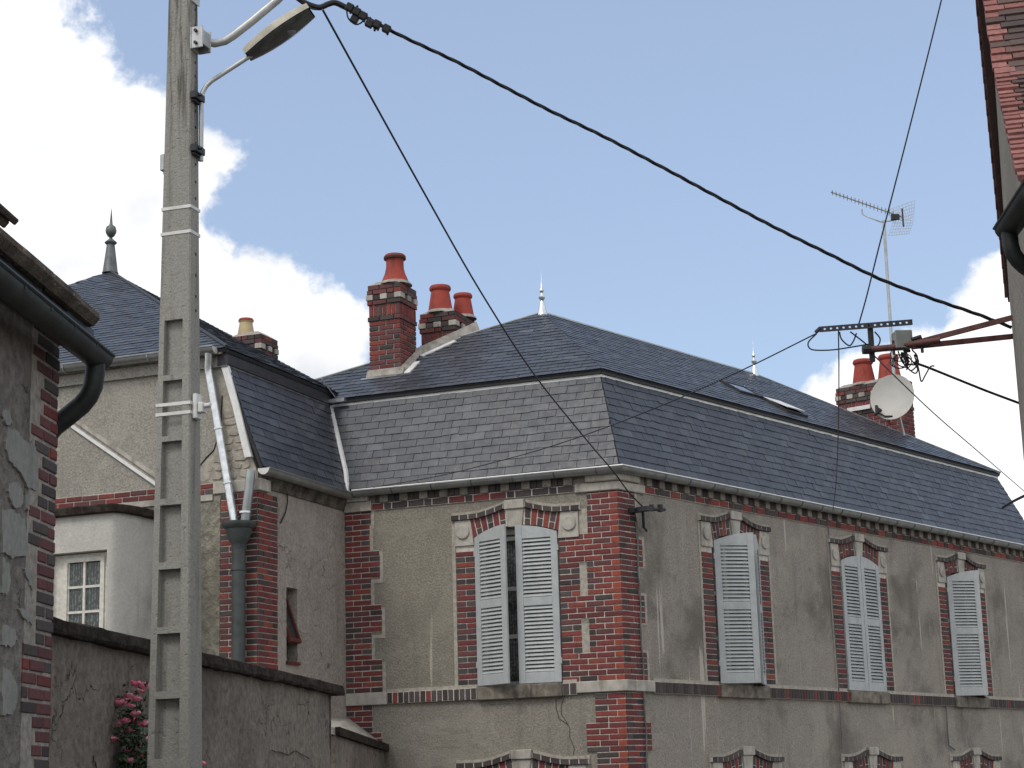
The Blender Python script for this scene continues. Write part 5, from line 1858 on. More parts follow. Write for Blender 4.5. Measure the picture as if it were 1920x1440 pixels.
mb.build('wall', MT['plaster_garden'], lean)

# ------------------------------------------------------------ old house on the left
H0 = V((D['lh_H0'][0], D['lh_H0'][1], 0))
HH = RAD(4.0)
LH = Fr(H0, hdv(HH), Z, V((math.cos(HH), -math.sin(HH), 0)))
lh = thing('house', tuple(H0 + Z * 0.4), 'old house at left edge with peeling render, mossy eaves and a thick dark gutter', 'house', 'houses')
ROOTS['left'] = lh
mb = MB()
mb.box(LH, -5.0, -0.012, 0.2, 4.98, -4.0, 0.0)
mb.build('wall', MT['plaster_old'], lh)
BRICKS.clear()
rr = random.Random(21)
for i in range(46):
    z = 1.94 + i * 0.0683
    if z > 4.95:
        break
    wide = [0.40, 0.40, 0.27, 0.27][(i // 2 + (i // 9)) % 4] if z > 3.75 else (0.25 if z > 3.28 else (0.43 if z > 2.95 else 0.27))
    fl = i % 2 == 0
    x = 0.0
    while wide - x > 0.05:
        l = 0.105 if (fl and x == 0) else 0.215
        e = min(x + l, wide)
        if wide - e < 0.05:
            e = wide
        r = rr.random()
        brick('left', LH, -e + 0.0, -x - 0.0, z + 0.009, z + 0.0683 - 0.006, 'brick_dark' if r < 0.42 else ('brick_red' if r < 0.55 else 'brick_purple'), 0.011 + rr.uniform(-.003, .003), 0.05)
        x = e + 0.017
mb = MB()
z = 1.94
mb.box(LH, -0.42, -0.005, 1.94, 4.97, -0.05, 0.004)
mb.build('mortar_bed', MT['mortar_dark'], lh)
lay_bricks(ROOTS, {'left': 150})
BRICKS.clear()
for pg in D['patches']:
    rr2 = random.Random(len(pg))
    q = []
    for (a, b), (c, d_) in zip(pg, pg[1:] + pg[:1]):
        for k in range(4):
            t = k / 4
            q.append((a + (c - a) * t + rr2.uniform(-.01, .01), b + (d_ - b) * t + rr2.uniform(-.01, .01)))
    q = [(min(a, -0.255) if b < 3.75 else min(a, -0.15), b) for a, b in q]
    MB().poly(LH, q, -0.02, 0.012).build('plaster_patch', MT['plaster_patch'], lh)
# eaves: mossy stone tiles, dark soffit, gutter and its outlet
EAV = 0.175
mb = MB()
mb.box(LH, -5.0, 0.05, 4.90, 4.975, 0.0, EAV)
mb.build('soffit', MT['dark_pipe'], lh)
sl = V((0, 0, 0))
RU = Fr(LH.pt(0, 4.970, EAV + 0.025), LH.u, -LH.w * math.cos(RAD(40)) + Z * math.sin(RAD(40)), LH.w * math.sin(RAD(40)) + Z * math.cos(RAD(40)))
rr = random.Random(9)
x = -5.0
mb = MB()
mb.box(RU, -5.0, -0.02, 0.02, 4.4, -0.03, 0.0)
roof_l = mb.build('roof', MT['coping'], lh)
x = 0.0
while x > -3.4:
    w = rr.uniform(0.30, 0.46)
    v0 = rr.uniform(-.012, .012)
    MB().poly(RU, [(x - w + .004, v0 + .02), (x - .03, v0 + .02), (x - .03, v0 + 0.25), (x - w + .004, v0 + 0.25)], -0.05, -0.022).build('roof_tile', MT['coping'], roof_l, bevel=0.006)
    if x == 0.0:
        pts = [(x - w + .004, v0), (x - .05, v0), (x - .018, v0 + .02), (x - .004, v0 + .06), (x, v0 + 0.3), (x - w + .004, v0 + 0.3)]
    else:
        pts = [(x - w + .004, v0), (x - .004, v0), (x - .004, v0 + 0.3), (x - w + .004, v0 + 0.3)]
    MB().poly(RU, pts, -0.02, 0.072 + rr.uniform(0, .012)).build('roof_tile', MT['moss'], roof_l, bevel=0.022)
    x -= w
MB().box(RU, -3.0, -1.52, 0.02, 0.22, 0.082, 0.122).build('verge_stone', MT['moss'], lh, bevel=0.006)
MB().box(RU, -3.0, -1.49, 0.005, 0.24, 0.123, 0.155).build('verge_stone', MT['moss'], lh, bevel=0.006)
g0, g1 = LH.pt(-5, 4.872, 0.185), LH.pt(0.125, 4.85, 0.185)
mb = MB()
mb.halfpipe([g0, g1], 0.078, 0.006, 10)
mb.tube([g0 + LH.w * .078, g1 + LH.w * .078], 0.011, 6)
mb.tube([g0 - LH.w * .078, g1 - LH.w * .078], 0.008, 6)
lg = mb.build('gutter', MT['dark_pipe'], lh, smooth=True)
MB().poly(Fr(g1, LH.w, Z, LH.u), [(math.cos(math.pi * k / 10) * 0.078, -math.sin(math.pi * k / 10) * 0.078) for k in range(11)], -.006, 0.0).build('gutter_end', MT['dark_pipe'], lg)
mb = MB()
for u in (-0.18, -0.55, -0.92, -1.3):
    p = LH.pt(u, 4.866 , 0.185)
    mb.halfpipe([p, p + LH.u * 0.02], 0.084, 0.006)
mb.build('gutter_bracket', MT['dark_pipe'], lg)
mb = MB()
e = [LH.pt(0.055, 4.82, 0.185), LH.pt(0.055, 4.74, 0.183), LH.pt(0.055, 4.675, 0.175), LH.pt(0.055, 4.62, 0.152), LH.pt(0.055, 4.575, 0.115), LH.pt(0.055, 4.52, 0.045), LH.pt(0.06, 4.465, -0.03), LH.pt(0.065, 4.41, -0.07), LH.pt(0.07, 4.2, -0.085), LH.pt(0.07, 0.5, -0.085)]
mb.tube(e, 0.052, 12)
mb.build('downpipe', MT['dark_pipe'], lh, smooth=True)

# ------------------------------------------------------------ house on the right
Q = V((D['rh_Q'][0], D['rh_Q'][1], 0))
QH = RAD(14)
RH = Fr(Q, hdv(QH), Z, V((-math.cos(QH), math.sin(QH), 0)))     # w points to the street
rh = thing('house', tuple(Q + Z * 0.3), 'grey rendered gable house at right edge with red flat roof tiles', 'house', 'houses')
ROOTS['right'] = rh
far_e, apx = (0.16, 5.985), (-1.82, 7.86)          # (along, z) of the far verge
near = [(-2.24, 7.27), (-3.30, 6.34), (-4.44, 5.63), (-5.37, 5.07)]
wallpts = [(-5.3, 0.2), (0, 0.2), (0, 5.92), (-1.80, 7.72), (-2.25, 7.20), (-3.3, 6.27), (-4.44, 5.56), (-5.3, 5.0)]
MB().slab(RH, [wallpts], -4.5, 0.0).build('wall', MT['plaster_right'], rh)
# far slope: tiles seen edge on along the verge
fv = Fr(RH.pt(far_e[0], far_e[1], 0.0), RH.w * -1, (RH.u * (apx[0] - far_e[0]) + Z * (apx[1] - far_e[1])), (RH.u * 1.0 + Z * 1.0))
Lf = math.hypot(apx[0] - far_e[0], apx[1] - far_e[1])
f2 = Fr(fv.o, RH.w, fv.v, fv.v.cross(RH.w) if fv.v.cross(RH.w).z > 0 else -fv.v.cross(RH.w))
ov = lambda v: 0.021 + 0.072 * v / Lf
MB().poly(f2, [(ov(0) - .012, 0.0), (ov(Lf) - .012, Lf + 0.05), (-4.4, Lf + 0.05), (-4.4, 0.0)], -0.10, -0.006).build('roof', MT['tile_dark'], rh)
rr = random.Random(31)
rows = 22
for i in range(rows):
    v0 = i * Lf / rows
    for k in range(2):
        a = ov(v0) + 0.006 - k * 0.17
        mb = MB()
        mb.poly(f2, [(a, v0 - 0.03), (a - .165, v0 - .03), (a - .165, v0 + .16), (a, v0 + 0.16)], 0.0 + 0.008, 0.026)
        mb.build('roof_tile', MT['tile_red'] if k == 0 else MT['tile_dark'], rh)
# near slope: courses of flat tiles that sweep out towards the eaves
prof = [(-1.86, 7.66)] + near
segs = []
cum = [0]
for p, q in zip(prof, prof[1:]):
    cum.append(cum[-1] + math.hypot(q[0] - p[0], q[1] - p[1]))


def along(s_):
    for i in range(len(prof) - 1):
        if s_ <= cum[i + 1] or i == len(prof) - 2:
            t = (s_ - cum[i]) / (cum[i + 1] - cum[i])
            p, q = prof[i], prof[i + 1]
            return (p[0] + (q[0] - p[0]) * t, p[1] + (q[1] - p[1]) * t)


mb = MB()
for p, q in zip(prof, prof[1:]):
    mb.prism([RH.pt(p[0], p[1] - .035, 0.035), RH.pt(q[0], q[1] - .035, 0.035), RH.pt(q[0], q[1] - .035, -4.4), RH.pt(p[0], p[1] - .035, -4.4)], Z * -0.05)
roof_r = mb.build('roof', MT['tile_dark'], rh)
nrow = 40
exp = cum[-1] / nrow
ntile = 0
TILE_ST = MB()
for i in range(nrow + 1):
    s1 = cum[-1] - i * exp
    p = along(max(s1, 0.0))
    q = along(max(s1 - 0.2, 0.0)) if s1 > 0.21 else (p[0] + .14, p[1] + .14)
    dv = (RH.u * (q[0] - p[0]) + Z * (q[1] - p[1])).normalized()
    nn = RH.w.cross(dv)
    nn = nn if nn.z > 0 else -nn
    fr = Fr(RH.pt(p[0], p[1], 0), RH.w, dv, nn)
    off = 0.0 if i % 2 else 0.085
    k = 0
    while k < 7:
        wid0 = 0.082 + off * 0.4
        a1 = 0.058 + rr.uniform(-.003, .004) - (wid0 + (k - 1) * 0.165 if k else 0)
        wdt = 0.162 if k else wid0
        lift = rr.uniform(0.0, 0.008)
        jt = rr.uniform(-.008, .008)
        red = (k == 0 and rr.random() < .9) or rr.random() < 0.15
        ms = MB()
        tgt = ms
        tgt.poly(fr, [(a1, jt), (a1 - wdt + .004, jt), (a1 - wdt + .004, 0.17), (a1, 0.17)], -0.006 + lift, 0.018 + lift + 0.004)
        # tilt: butt end up
        for ii in range(len(ms.v)):
            d2 = (ms.v[ii] - fr.o).dot(fr.v)
            ms.v[ii] = ms.v[ii] + fr.w * 0.016 * (1 - d2 / 0.17)
        if k < 7 and ntile < 290:
            ms.build('roof_tile', MT['tile_red'] if red else MT['tile_dark'], roof_r)
            ntile += 1
        k += 1
# gutter of the street side and its bend
ga = RH.pt(-4.68, 5.075, 0.10)
gb = ga - hdv(RAD(3.2)) * 1.3
dd = (gb - ga)
mb = MB()
mb.halfpipe([ga, gb], 0.062, 0.005, 10)
sd = dd.normalized().cross(Z)
sd = sd if sd.dot(RH.w) > 0 else -sd
mb.tube([ga + sd * .062, gb + sd * .062], 0.008, 6)
rg = mb.build('gutter', MT['dark_pipe'], rh, smooth=True)
MB().poly(Fr(ga, sd, Z, -dd), [(math.cos(math.pi * k / 10) * 0.062, -math.sin(math.pi * k / 10) * 0.062) for k in range(11)], -.005, 0.0).build('gutter_end', MT['dark_pipe'], rg)
mb = MB()
e = [RH.pt(-4.76, 5.03, 0.095), RH.pt(-4.76, 4.965, 0.093), RH.pt(-4.755, 4.925, 0.085), RH.pt(-4.74, 4.895, 0.066), RH.pt(-4.70, 4.875, 0.04), RH.pt(-4.63, 4.86, 0.0), RH.pt(-4.5, 4.83, -.05)]
mb.tube(e, 0.038, 12)
mb.build('downpipe', MT['dark_pipe'], rh, smooth=True)

# ------------------------------------------------------------ concrete pole
PX = V((-2.25, 12.30, 0))
view = V((-0.18, 0.984, 0)).normalized()
right = V((view.y, -view.x, 0))
TH = RAD(29)
pu = right * math.cos(TH) - view * math.sin(TH)
pw = -(view * math.cos(TH) + right * math.sin(TH))
PF = Fr(PX, pu, Z, pw)
PZ0, PZ1 = 0.15, 8.75
pole = thing('utility_pole', (PX.x, PX.y, PZ0), 'tall grey concrete pole with a ladder of recesses down its front', 'utility pole')


def pa(z): return 0.30 - 0.0245 * (z - 3.19)


def pb(z): return 0.60 * pa(z)


RECS = [(1.4 + 0.418 * i, 1.78 + 0.418 * i) for i in range(3)] + [(2.40, 2.752), (2.813, 3.195), (3.243, 3.616), (3.658, 4.037), (4.083, 4.464), (4.508, 4.894), (4.93, 5.312), (5.349, 5.732)]
RECS = [r for r in RECS if not (2.2 < r[0] < 2.39)]
mb = MB()


def fb(a0, a1, z0, z1, c0, c1):
    """tapered block: a in fractions of width, c in fractions of depth"""
    p = []
    for c in (c0, c1):
        for z in (z0, z1):
            for a in (a0, a1):
                p.append(PF.pt((a - 0.5) * pa(z), z, (c - 0.5) * pb(z)))
    mb.add(p, [(0, 2, 3, 1), (4, 5, 7, 6), (0, 1, 5, 4), (2, 6, 7, 3), (0, 4, 6, 2), (1, 3, 7, 5)])


RD0, RA0, RA1 = 0.70, 0.18, 0.765
fb(0, 1, PZ0, PZ1, 0, RD0)
fb(0, RA0, PZ0, 5.95, RD0, 1)
fb(RA1, 1, PZ0, 5.95, RD0, 1)
fb(0, 1, 5.95, PZ1, RD0, 1)
zc = PZ0
for a, b in sorted(RECS):
    fb(RA0, RA1, zc, a, RD0, 1)
    zc = b
fb(RA0, RA1, zc, 5.95, RD0, 1)
shaft = mb.build('shaft', MT['pole'], pole)
bm = bmesh.new()
bm.from_mesh(shaft.data)
def outer(v):
    q = v.co + WORLD[shaft.name] - PF.o
    return abs(q.dot(PF.u)) > pa(q.z) / 2 - 0.002 and abs(q.dot(PF.w)) > pb(q.z) / 2 - 0.002


bmesh.ops.bevel(bm, geom=[e for e in bm.edges if e.calc_length() > 2 and outer(e.verts[0]) and outer(e.verts[1])], offset=0.010, segments=1, affect='EDGES')
bm.to_mesh(shaft.data)
bm.free()
# bolt holes up the right-hand side
mb = MB()
PS = lambda z: Fr(PF.pt(pa(z) / 2, z, 0), -pw, Z, pu)
for z in [8.3, 8.18, 8.0, 7.88, 7.72, 7.6, 7.5, 7.36, 7.24, 7.12, 7.0, 6.85, 6.72, 6.6, 6.35, 6.2, 6.05, 5.9, 5.8]:
    mb.lathe(PS(z).pt(0.01, 0, -0.004), [(0.011, 0), (0.011, 0.006)], 8, pu)
mb.build('bolt_hole', MT['black'], pole)


def strap(z, w=0.022, mat='galv_pale'):
    m2 = MB()
    a, b = pa(z) / 2 + 0.004, pb(z) / 2 + 0.004
    for z0 in (z,):
        m2.slab(Fr(PF.pt(0, z0, 0), PF.u, PF.w, Z), [[(-a, -b), (a, -b), (a, b), (-a, b)], [(-a + .003, -b + .003), (a - .003, -b + .003), (a - .003, b - .003), (-a + .003, b - .003)]], 0, w)
    return m2.build('steel_strap', MT[mat], pole)


for z in (6.515, 6.335, 5.135, 5.07):
    strap(z)
# clamp block on the two lower straps
cf = PS(5.11)
mb = MB()
mb.box(cf, -0.05, 0.03, -0.07, 0.10, 0.002, 0.035)
mb.box(cf, -0.04, 0.02, -0.03, 0.04, 0.036, 0.075)
mb.tube([cf.pt(-0.01, 0.015, .07), cf.pt(-0.01, 0.02, .12)], 0.018, 8)
mb.build('clamp', MT['galv_pale'], pole, bevel=0.005)
# small junction box on the left
jf = Fr(PF.pt(-pa(6.9) / 2, 6.88, 0.0), pw, Z, -pu)
mb = MB()
mb.box(jf, -0.035, 0.045, -0.06, 0.06, 0.003, 0.04)
mb.box(jf, -0.02, 0.03, -0.085, -0.061, 0.005, 0.025)
jb = mb.build('junction_box', MT['galv'], pole, bevel=0.006)
mb = MB()
mb.tube([jf.pt(0.0, -.085, .02), jf.pt(0.0, -.17, .012), jf.pt(0, -.23, .004)], 0.006, 5)
mb.tube([jf.pt(0.0, .06, .02), jf.pt(0.0, .085, .0), jf.pt(0, .083, -.03)], 0.005, 5)
mb.build('lead', MT['black'], jb)
# arms and brackets at the top of the pole
mb = MB()
bf = PS(7.76)
mb.box(bf, -0.07, 0.06, -0.085, 0.075, 0.002, 0.012)
mb.box(bf, -0.07, -0.058, -0.085, 0.075, 0.013, 0.10)
mb.box(bf, 0.048, 0.06, -0.085, 0.075, 0.013, 0.10)
mb.box(bf, -0.057, 0.047, -0.06, 0.05, 0.09, 0.10)
bfb = PS(8.10)
mb.build('bracket', MT['galv'], pole, bevel=0.003)
mb = MB()
bf2 = bfb
mb.box(bf2, -0.07, 0.06, -0.06, 0.05, 0.002, 0.012)
mb.box(bf2, -0.07, -0.058, -0.055, 0.02, 0.013, 0.11)
mb.build('bracket', MT['galv_pale'], pole, bevel=0.003)
for fr_, zz in ((bf, 0.04), (bf, -0.05), (bf2, 0.0)):
    MB().lathe(fr_.pt(-0.07, zz, 0.05), [(0.012, 0), (0.012, -0.02)], 6, fr_.u).build('bolt', MT['steel_dark'], pole)
mb = MB()
mb.tube([bf.pt(0, 0.0, 0.03), V((-2.03, 12.335, 7.765)), V((-1.96, 12.345, 7.785)), V((-1.90, 12.355, 7.83)), V((-1.78, 12.372, 7.935)), V((-1.60, 12.398, 8.105)), V((-1.40, 12.42, 8.32))], 0.030, 12)
arm = mb.build('cable_arm', MT['galv'], pole, smooth=True)
mb = MB()
mb.tube([bf2.pt(0, 0.0, 0.05), V((-1.95, 12.345, 8.16)), V((-1.40, 12.42, 8.36))], 0.024, 10)
mb.build('cable_arm', MT['galv'], pole, smooth=True)

# ------------------------------------------------------------ street lamp on the pole
lampr = thing('street_lamp', (-2.12, 12.32, 6.9), 'street lamp with a pale oval head on a thin bent arm bolted to the pole', 'street lamp')
mb = MB()
x_off = V((0.012, 0.0, 0))
mb.tube([V((-2.114, 12.30, 6.88)), V((-2.116, 12.30, 7.33)), V((-2.108, 12.31, 7.39)), V((-2.085, 12.32, 7.44)), V((-2.05, 12.328, 7.48)), V((-1.76, 12.375, 7.695))], 0.017, 10)
mb.build('arm', MT['galv'], lampr, smooth=True)
for z in (7.33, 6.94):
    f = PS(z)
    mb = MB()
    mb.box(f, -0.075, 0.06, -0.022, 0.03, 0.003, 0.05)
    mb.box(f, -0.06, 0.04, -0.04, -0.024, 0.006, 0.03)
    mb.tube([f.pt(-.03, .005, .05), f.pt(-.03, .005, .075)], 0.012, 6)
    mb.build('clamp', MT['steel_dark'], lampr, bevel=0.004)
hd0 = V((-1.80, 12.372, 7.668))
ax = (V((-1.335, 12.30, 7.965)) - hd0)
HL = ax.length
ax.normalize()
sdv = ax.cross(Z).normalized()
upv = sdv.cross(ax).normalized()
# the lamp bowl is tipped towards the viewer a little
tl = RAD(-4)
up_ = upv * math.cos(tl) + sdv * math.sin(tl)
sd_ = sdv * math.cos(tl) - upv * math.sin(tl)
N, K = 14, 9
vs, fs = [], []


def lw_(t): return 0.105 * (0.42 + 0.58 * math.sin(math.pi * min(1, max(0, 0.10 + 0.72 * t)))) * (1.0 if t < .93 else 0.97)


for i in range(N + 1):
    t = i / N
    w = lw_(t)
    h = 0.085 * (0.55 + 0.45 * math.sin(math.pi * (0.15 + 0.7 * t)))
    c = hd0 + ax * HL * t
    for k in range(K + 1):
        a = math.pi * k / K
        ca, sa = math.cos(a), math.sin(a)
        vs.append(c + sd_ * w * math.copysign(abs(ca) ** 0.6, ca) + up_ * (h * sa ** 0.6 if sa > 1e-6 else 0) + up_ * 0.0)
for i in range(N):
    for k in range(K):
        a = i * (K + 1) + k
        fs.append((a, a + 1, a + K + 2, a + K + 1))
fs += [tuple(range(K + 1)), tuple(N * (K + 1) + k for k in range(K + 1))]
mb = MB()
mb.add(vs, fs)
head = mb.build('head', MT['lamp_shell'], lampr, smooth=True)
mb = MB()
vs, fs = [], []
for i in range(N + 1):
    t = 0.02 + 0.96 * i / N
    w = lw_(t) * 0.96
    c = hd0 + ax * HL * t
    for k in range(7):
        a = math.pi * k / 6
        vs.append(c + sd_ * w * math.cos(a) - up_ * (0.004 + 0.035 * math.sin(a) * math.sin(math.pi * min(1, .06 + .88 * t))))
for i in range(N):
    for k in range(6):
        a = i * 7 + k
        fs.append((a, a + 1, a + 8, a + 7))
mb.add(vs, fs)
mb.build('bowl', MT['lamp_glass'], head, smooth=True)
MB().lathe(hd0 + ax * HL * 0.62 - up_ * 0.037, [(0.0, -.006), (0.03, -.005), (0.042, 0.0), (0.03, .008)], 14, ax * 0.3 + up_).build('bulb', MT['lamp_bulb'], head, smooth=True)

# ------------------------------------------------------------ overhead cables
def smooth_path(pts, n=8):
    """Catmull-Rom through the points"""
    P = [V(p) for p in pts]
    P = [P[0] * 2 - P[1]] + P + [P[-1] * 2 - P[-2]]
    out = []
    for i in range(1, len(P) - 2):
        for k in range(n):
            t = k / n
            out.append(0.5 * ((2 * P[i]) + (P[i + 1] - P[i - 1]) * t + (2 * P[i - 1] - 5 * P[i] + 4 * P[i + 1] - P[i + 2]) * t * t + (3 * P[i] - P[i - 1] - 3 * P[i + 1] + P[i + 2]) * t ** 3))
    out.append(P[-2])
    return out


def cable(pts, r, label, mat='black', name='cable', seg=6, n=6, group='overhead cables'):
    mb = MB()
    mb.tube(smooth_path(pts, n), r, seg)
    return tag(mb.build(name, MT[mat], None, smooth=True), label, 'cable', group)


path = smooth_path(D['main_cable'], 10)
mc = thing('cable', D['main_cable'][8], 'thick twisted black cable bundle sagging from the pole arm to the right house', 'cable', 'overhead cables')
for s_ in range(3):
    mb = MB()
    acc = 0
    pts = []
    for i, p in enumerate(path):
        if i:
            acc += (p - path[i - 1]).length
        t = (path[min(i + 1, len(path) - 1)] - path[max(i - 1, 0)]).normalized()
        e1 = t.cross(Z).normalized()
        e2 = t.cross(e1)
        a = acc * 2 * math.pi / 0.42 + s_ * 2 * math.pi / 3
        pts.append(p + (e1 * math.cos(a) + e2 * math.sin(a)) * 0.0075)
    mb.tube(pts, 0.0072, 6)
    mb.build('strand', MT['black'], mc, smooth=True)
for i, k in enumerate(D['knots']):
    k = V(k)
    mb = MB()
    mb.box(Fr(k, (0.85, .1, -0.45), (0.45, 0, 0.85), (0, 1, 0)), -0.025, 0.03, -0.028, 0.030, -0.02, 0.02)
    mb.tube([k + V((0, 0, .01)), k + V((0.01, 0, 0.05 * (1 if i % 2 else -1)))], 0.010, 6)
    mb.build('connector', MT['black'], mc, bevel=0.006)
mb = MB()
for nm in ('loop0', 'loop1', 'loop2'):
    mb.tube(smooth_path(D[nm], 5), 0.006, 5)
mb.build('wire_loop', MT['black'], mc, smooth=True)
# thicker tail at the hook
mb = MB()
mb.tube(smooth_path(D['main_cable'][:9], 6), 0.021, 8)
mb.build('sleeve', MT['black'], mc, smooth=True)

end_hook = WR.pt(0.30, 5.99, 0.17)
hc = [V(p) for p in D['house_cable']]
g_edge = hc[-1]
cable(D['house_cable'][:-1] + [tuple(g_edge), tuple(g_edge.lerp(end_hook, 0.5) - Z * 0.03), tuple(end_hook)], 0.0085, 'thin black cable dropping steeply from the pole top to the corner of the brick house')
cable(D['right_cable'], 0.0052, 'thin black cable running up out of the frame from the drilled crossbar')
cable(D['gutter_cable'], 0.005, 'thin black cable stretched from the crossbar end across the slates to the left gutter')
cable(D['drop_cable'], 0.0048, 'thin black cable hanging almost straight down from the crossbar, past the slates, to the gutter')
cable(D['service_cable'], 0.009, 'black cable sagging from the wire tangle to the wall at right')
cable(D['far_cable'], 0.005, 'thin cable crossing in front of the satellite dish and slanting down to the right')
cable(D['stub_cable'], 0.02, 'short dark piece of cable below the end of the mansard roof, at right edge')

# ------------------------------------------------------------ wall bracket with crossbar and box
br = thing('cable_bracket', tuple(V(D['v_lo'][1])), 'brown steel V bracket on the right-hand house with a drilled crossbar', 'bracket')
mb = MB()
for k in ('v_up', 'v_lo'):
    mb.tube([D[k][0], V(D[k][1]) + (V(D[k][1]) - V(D[k][0])).normalized() * 0.05], 0.024, 4)
mb.build('strut', MT['rust'], br)
a, b = V(D['main_tube'][0]), V(D['main_tube'][2])
mb = MB()
mb.tube([a, V(D['main_tube'][1]), b, b + (b - a).normalized() * 0.12], 0.024, 10)
mb.build('tube', MT['rust'], br, smooth=True)
a, b = V(D['beamL']), V(D['beamR'])
dv = (b - a)
bl = dv.length
yv = V((0.15, 0.98, 0.0)).normalized()
zv = dv.cross(yv).normalized()
zv = zv if zv.z > 0 else -zv
bfm = Fr(a, dv, zv, -yv)
mb = MB()
holes = []
for i in range(14):
    x = 0.05 + i * (bl - 0.09) / 13
    holes.append([(x + math.cos(2 * math.pi * k / 10) * 0.0085, math.sin(2 * math.pi * k / 10) * 0.0085) for k in range(10)])
mb.slab(bfm, [[(0.012, -0.02), (bl, -0.02), (bl, 0.02), (0.012, 0.02)]] + holes, -0.005, 0.005)
mb.build('crossbar', MT['steel_dark'], br)
a, b = V(D['postT']), V(D['postB'])
mb = MB()
mb.box(Fr(a, (1, 0, 0), (a - b), (0, -1, 0)), -0.018, 0.018, -(a - b).length, 0.0, -0.036, -0.008)
mb.build('post', MT['steel_dark'], br)
p = V(D['main_tube'][1])
for q0, q1, r_ in ((p + V((0.02, 0, -.05)), p + V((0.02, 0, 0.05)), .01), (V(D['v_lo'][0]) + V((0.07, 0, -.045)), V(D['v_lo'][0]) + V((0.07, 0, 0.05)), .011),
                   (V(D['beamL']) + V((-.015, 0, -.02)), V(D['beamL']) + V((0.02, 0, 0.012)), .014), (V(D['main_tube'][0]) + V((-.03, 0, 0)), V(D['main_tube'][0]) + V((0.03, 0, 0.0)), .032),
                   (V(D['v_up'][0]) + V((-.04, 0, 0.02)), V(D['v_up'][0]) + V((0.03, 0, 0.04)), .016)):
    MB().tube([q0, q1], r_, 8).build('bolt', MT['steel_dark'], br)
t0, t1 = V(D['boxTL']), V(D['boxBR'])
bxf = Fr(V((t0.x, t0.y, t1.z)), (1, 0.1, 0.02), Z, (0.1, -1, 0))
wdx, hgt = t1.x - t0.x, t0.z - t1.z
mb = MB()
mb.box(bxf, 0, wdx, 0, hgt, -0.06, 0.03)
mb.box(bxf, -0.003, wdx + .003, -0.003, hgt + .003, 0.031, 0.042)
jbx = tag(mb.build('junction_box', MT['box_grey'], None, bevel=0.006), 'small grey plastic junction box on the brown steel bracket', 'junction box')
tg = MB()
for w in D['wires']:
    tg.tube(smooth_path(w, 5), 0.0055, 5)
rr = random.Random(77)
cx_ = V(D['wires'][4][1])
for i in range(7):
    c = cx_ + V((rr.uniform(-.02, .06), rr.uniform(-.03, .02), rr.uniform(-.02, .05)))
    r1, r2 = rr.uniform(.03, .06), rr.uniform(.03, .07)
    ph = rr.uniform(0, 3)
    tg.tube([c + V((math.cos(t / 12 * 5 + ph) * r1, 0.02 * math.sin(t), math.sin(t / 12 * 5 + ph) * r2)) for t in range(13)], 0.004, 5)
for i in range(4):
    c = cx_ + V((0.01 * i, 0, 0.05 + rr.uniform(-.02, .02)))
    tg.tube([c, c + V((rr.uniform(-.05, .05), 0, rr.uniform(-.06, .02)))], 0.011, 6)
tag(tg.build('wire_tangle', MT['black'], None, smooth=True), 'tangle of looped black wires hanging under the steel bracket', 'wires')

# ------------------------------------------------------------ television aerial and dish by the far chimney
g = lambda k: V(D['an_' + k])
an = thing('antenna', D['an_m0'], 'rooftop television aerial with a comb of rods on a tall thin mast', 'antenna')
mb = MB()
mb.tube([g('m0') - Z * 0.3, g('m0'), g('m1')], 0.027, 8)
mb.build('mast', MT['galv'], an, smooth=True)
mb = MB()
b0, b1 = g('b0'), g('b1')
mb.tube([b0, b1], 0.014, 6)
mb.build('boom', MT['galv'], an)
mb = MB()
r0 = g('r0')
mb.tube(smooth_path([r0, r0 + V((0.02, 0, -.1)), g('arm1') + V((-.12, 0, .04)), g('arm1'), g('arm2'), b1 + V((-.08, 0, -.02))], 4), 0.012, 6)
mb.build('support_arm', MT['galv'], an, smooth=True)
rdv = (V((0.62, 0.0, -0.28)) + V((0, 0.73, 0))).normalized()
side = (b1 - b0).normalized().cross(Z).normalized()
side = (V((0.50, 0.82, -0.24))).normalized()
side = (side - (b1 - b0).normalized() * side.dot((b1 - b0).normalized())).normalized()
for i in range(17):
    t = 0.02 + i * 0.052
    p = b0.lerp(b1, t)
    l = 0.115 + 0.035 * t
    MB().tube([p - side * l, p + side * l], 0.006, 5).build('rod', MT['galv'], an)
mb = MB()
for nm in (('refA', 'refB', 'refC', 'refD'), ('ref2A', 'ref2B', 'ref2C', 'ref2D')):
    A, B, C_, D_ = [g(k) for k in nm]
    for i in range(9):
        t = i / 8
        mb.tube([A.lerp(B, t), D_.lerp(C_, t)], 0.0045, 4)
    for i in range(6):
        t = i / 5
        mb.tube([A.lerp(D_, t), B.lerp(C_, t)], 0.0045, 4)
mb.build('reflector_grid', MT['galv'], an)
mb = MB()
mb.box(Fr(b1, (1, 0, 0), (0, 0, 1), (0, -1, 0)), -0.22, -0.08, -0.03, 0.06, -.03, .03)
mb.tube([b1 + V((-.02, 0, .16)), b1 + V((-.02, 0, -.16))], 0.014, 6)
mb.build('dipole', MT['steel_dark'], an)

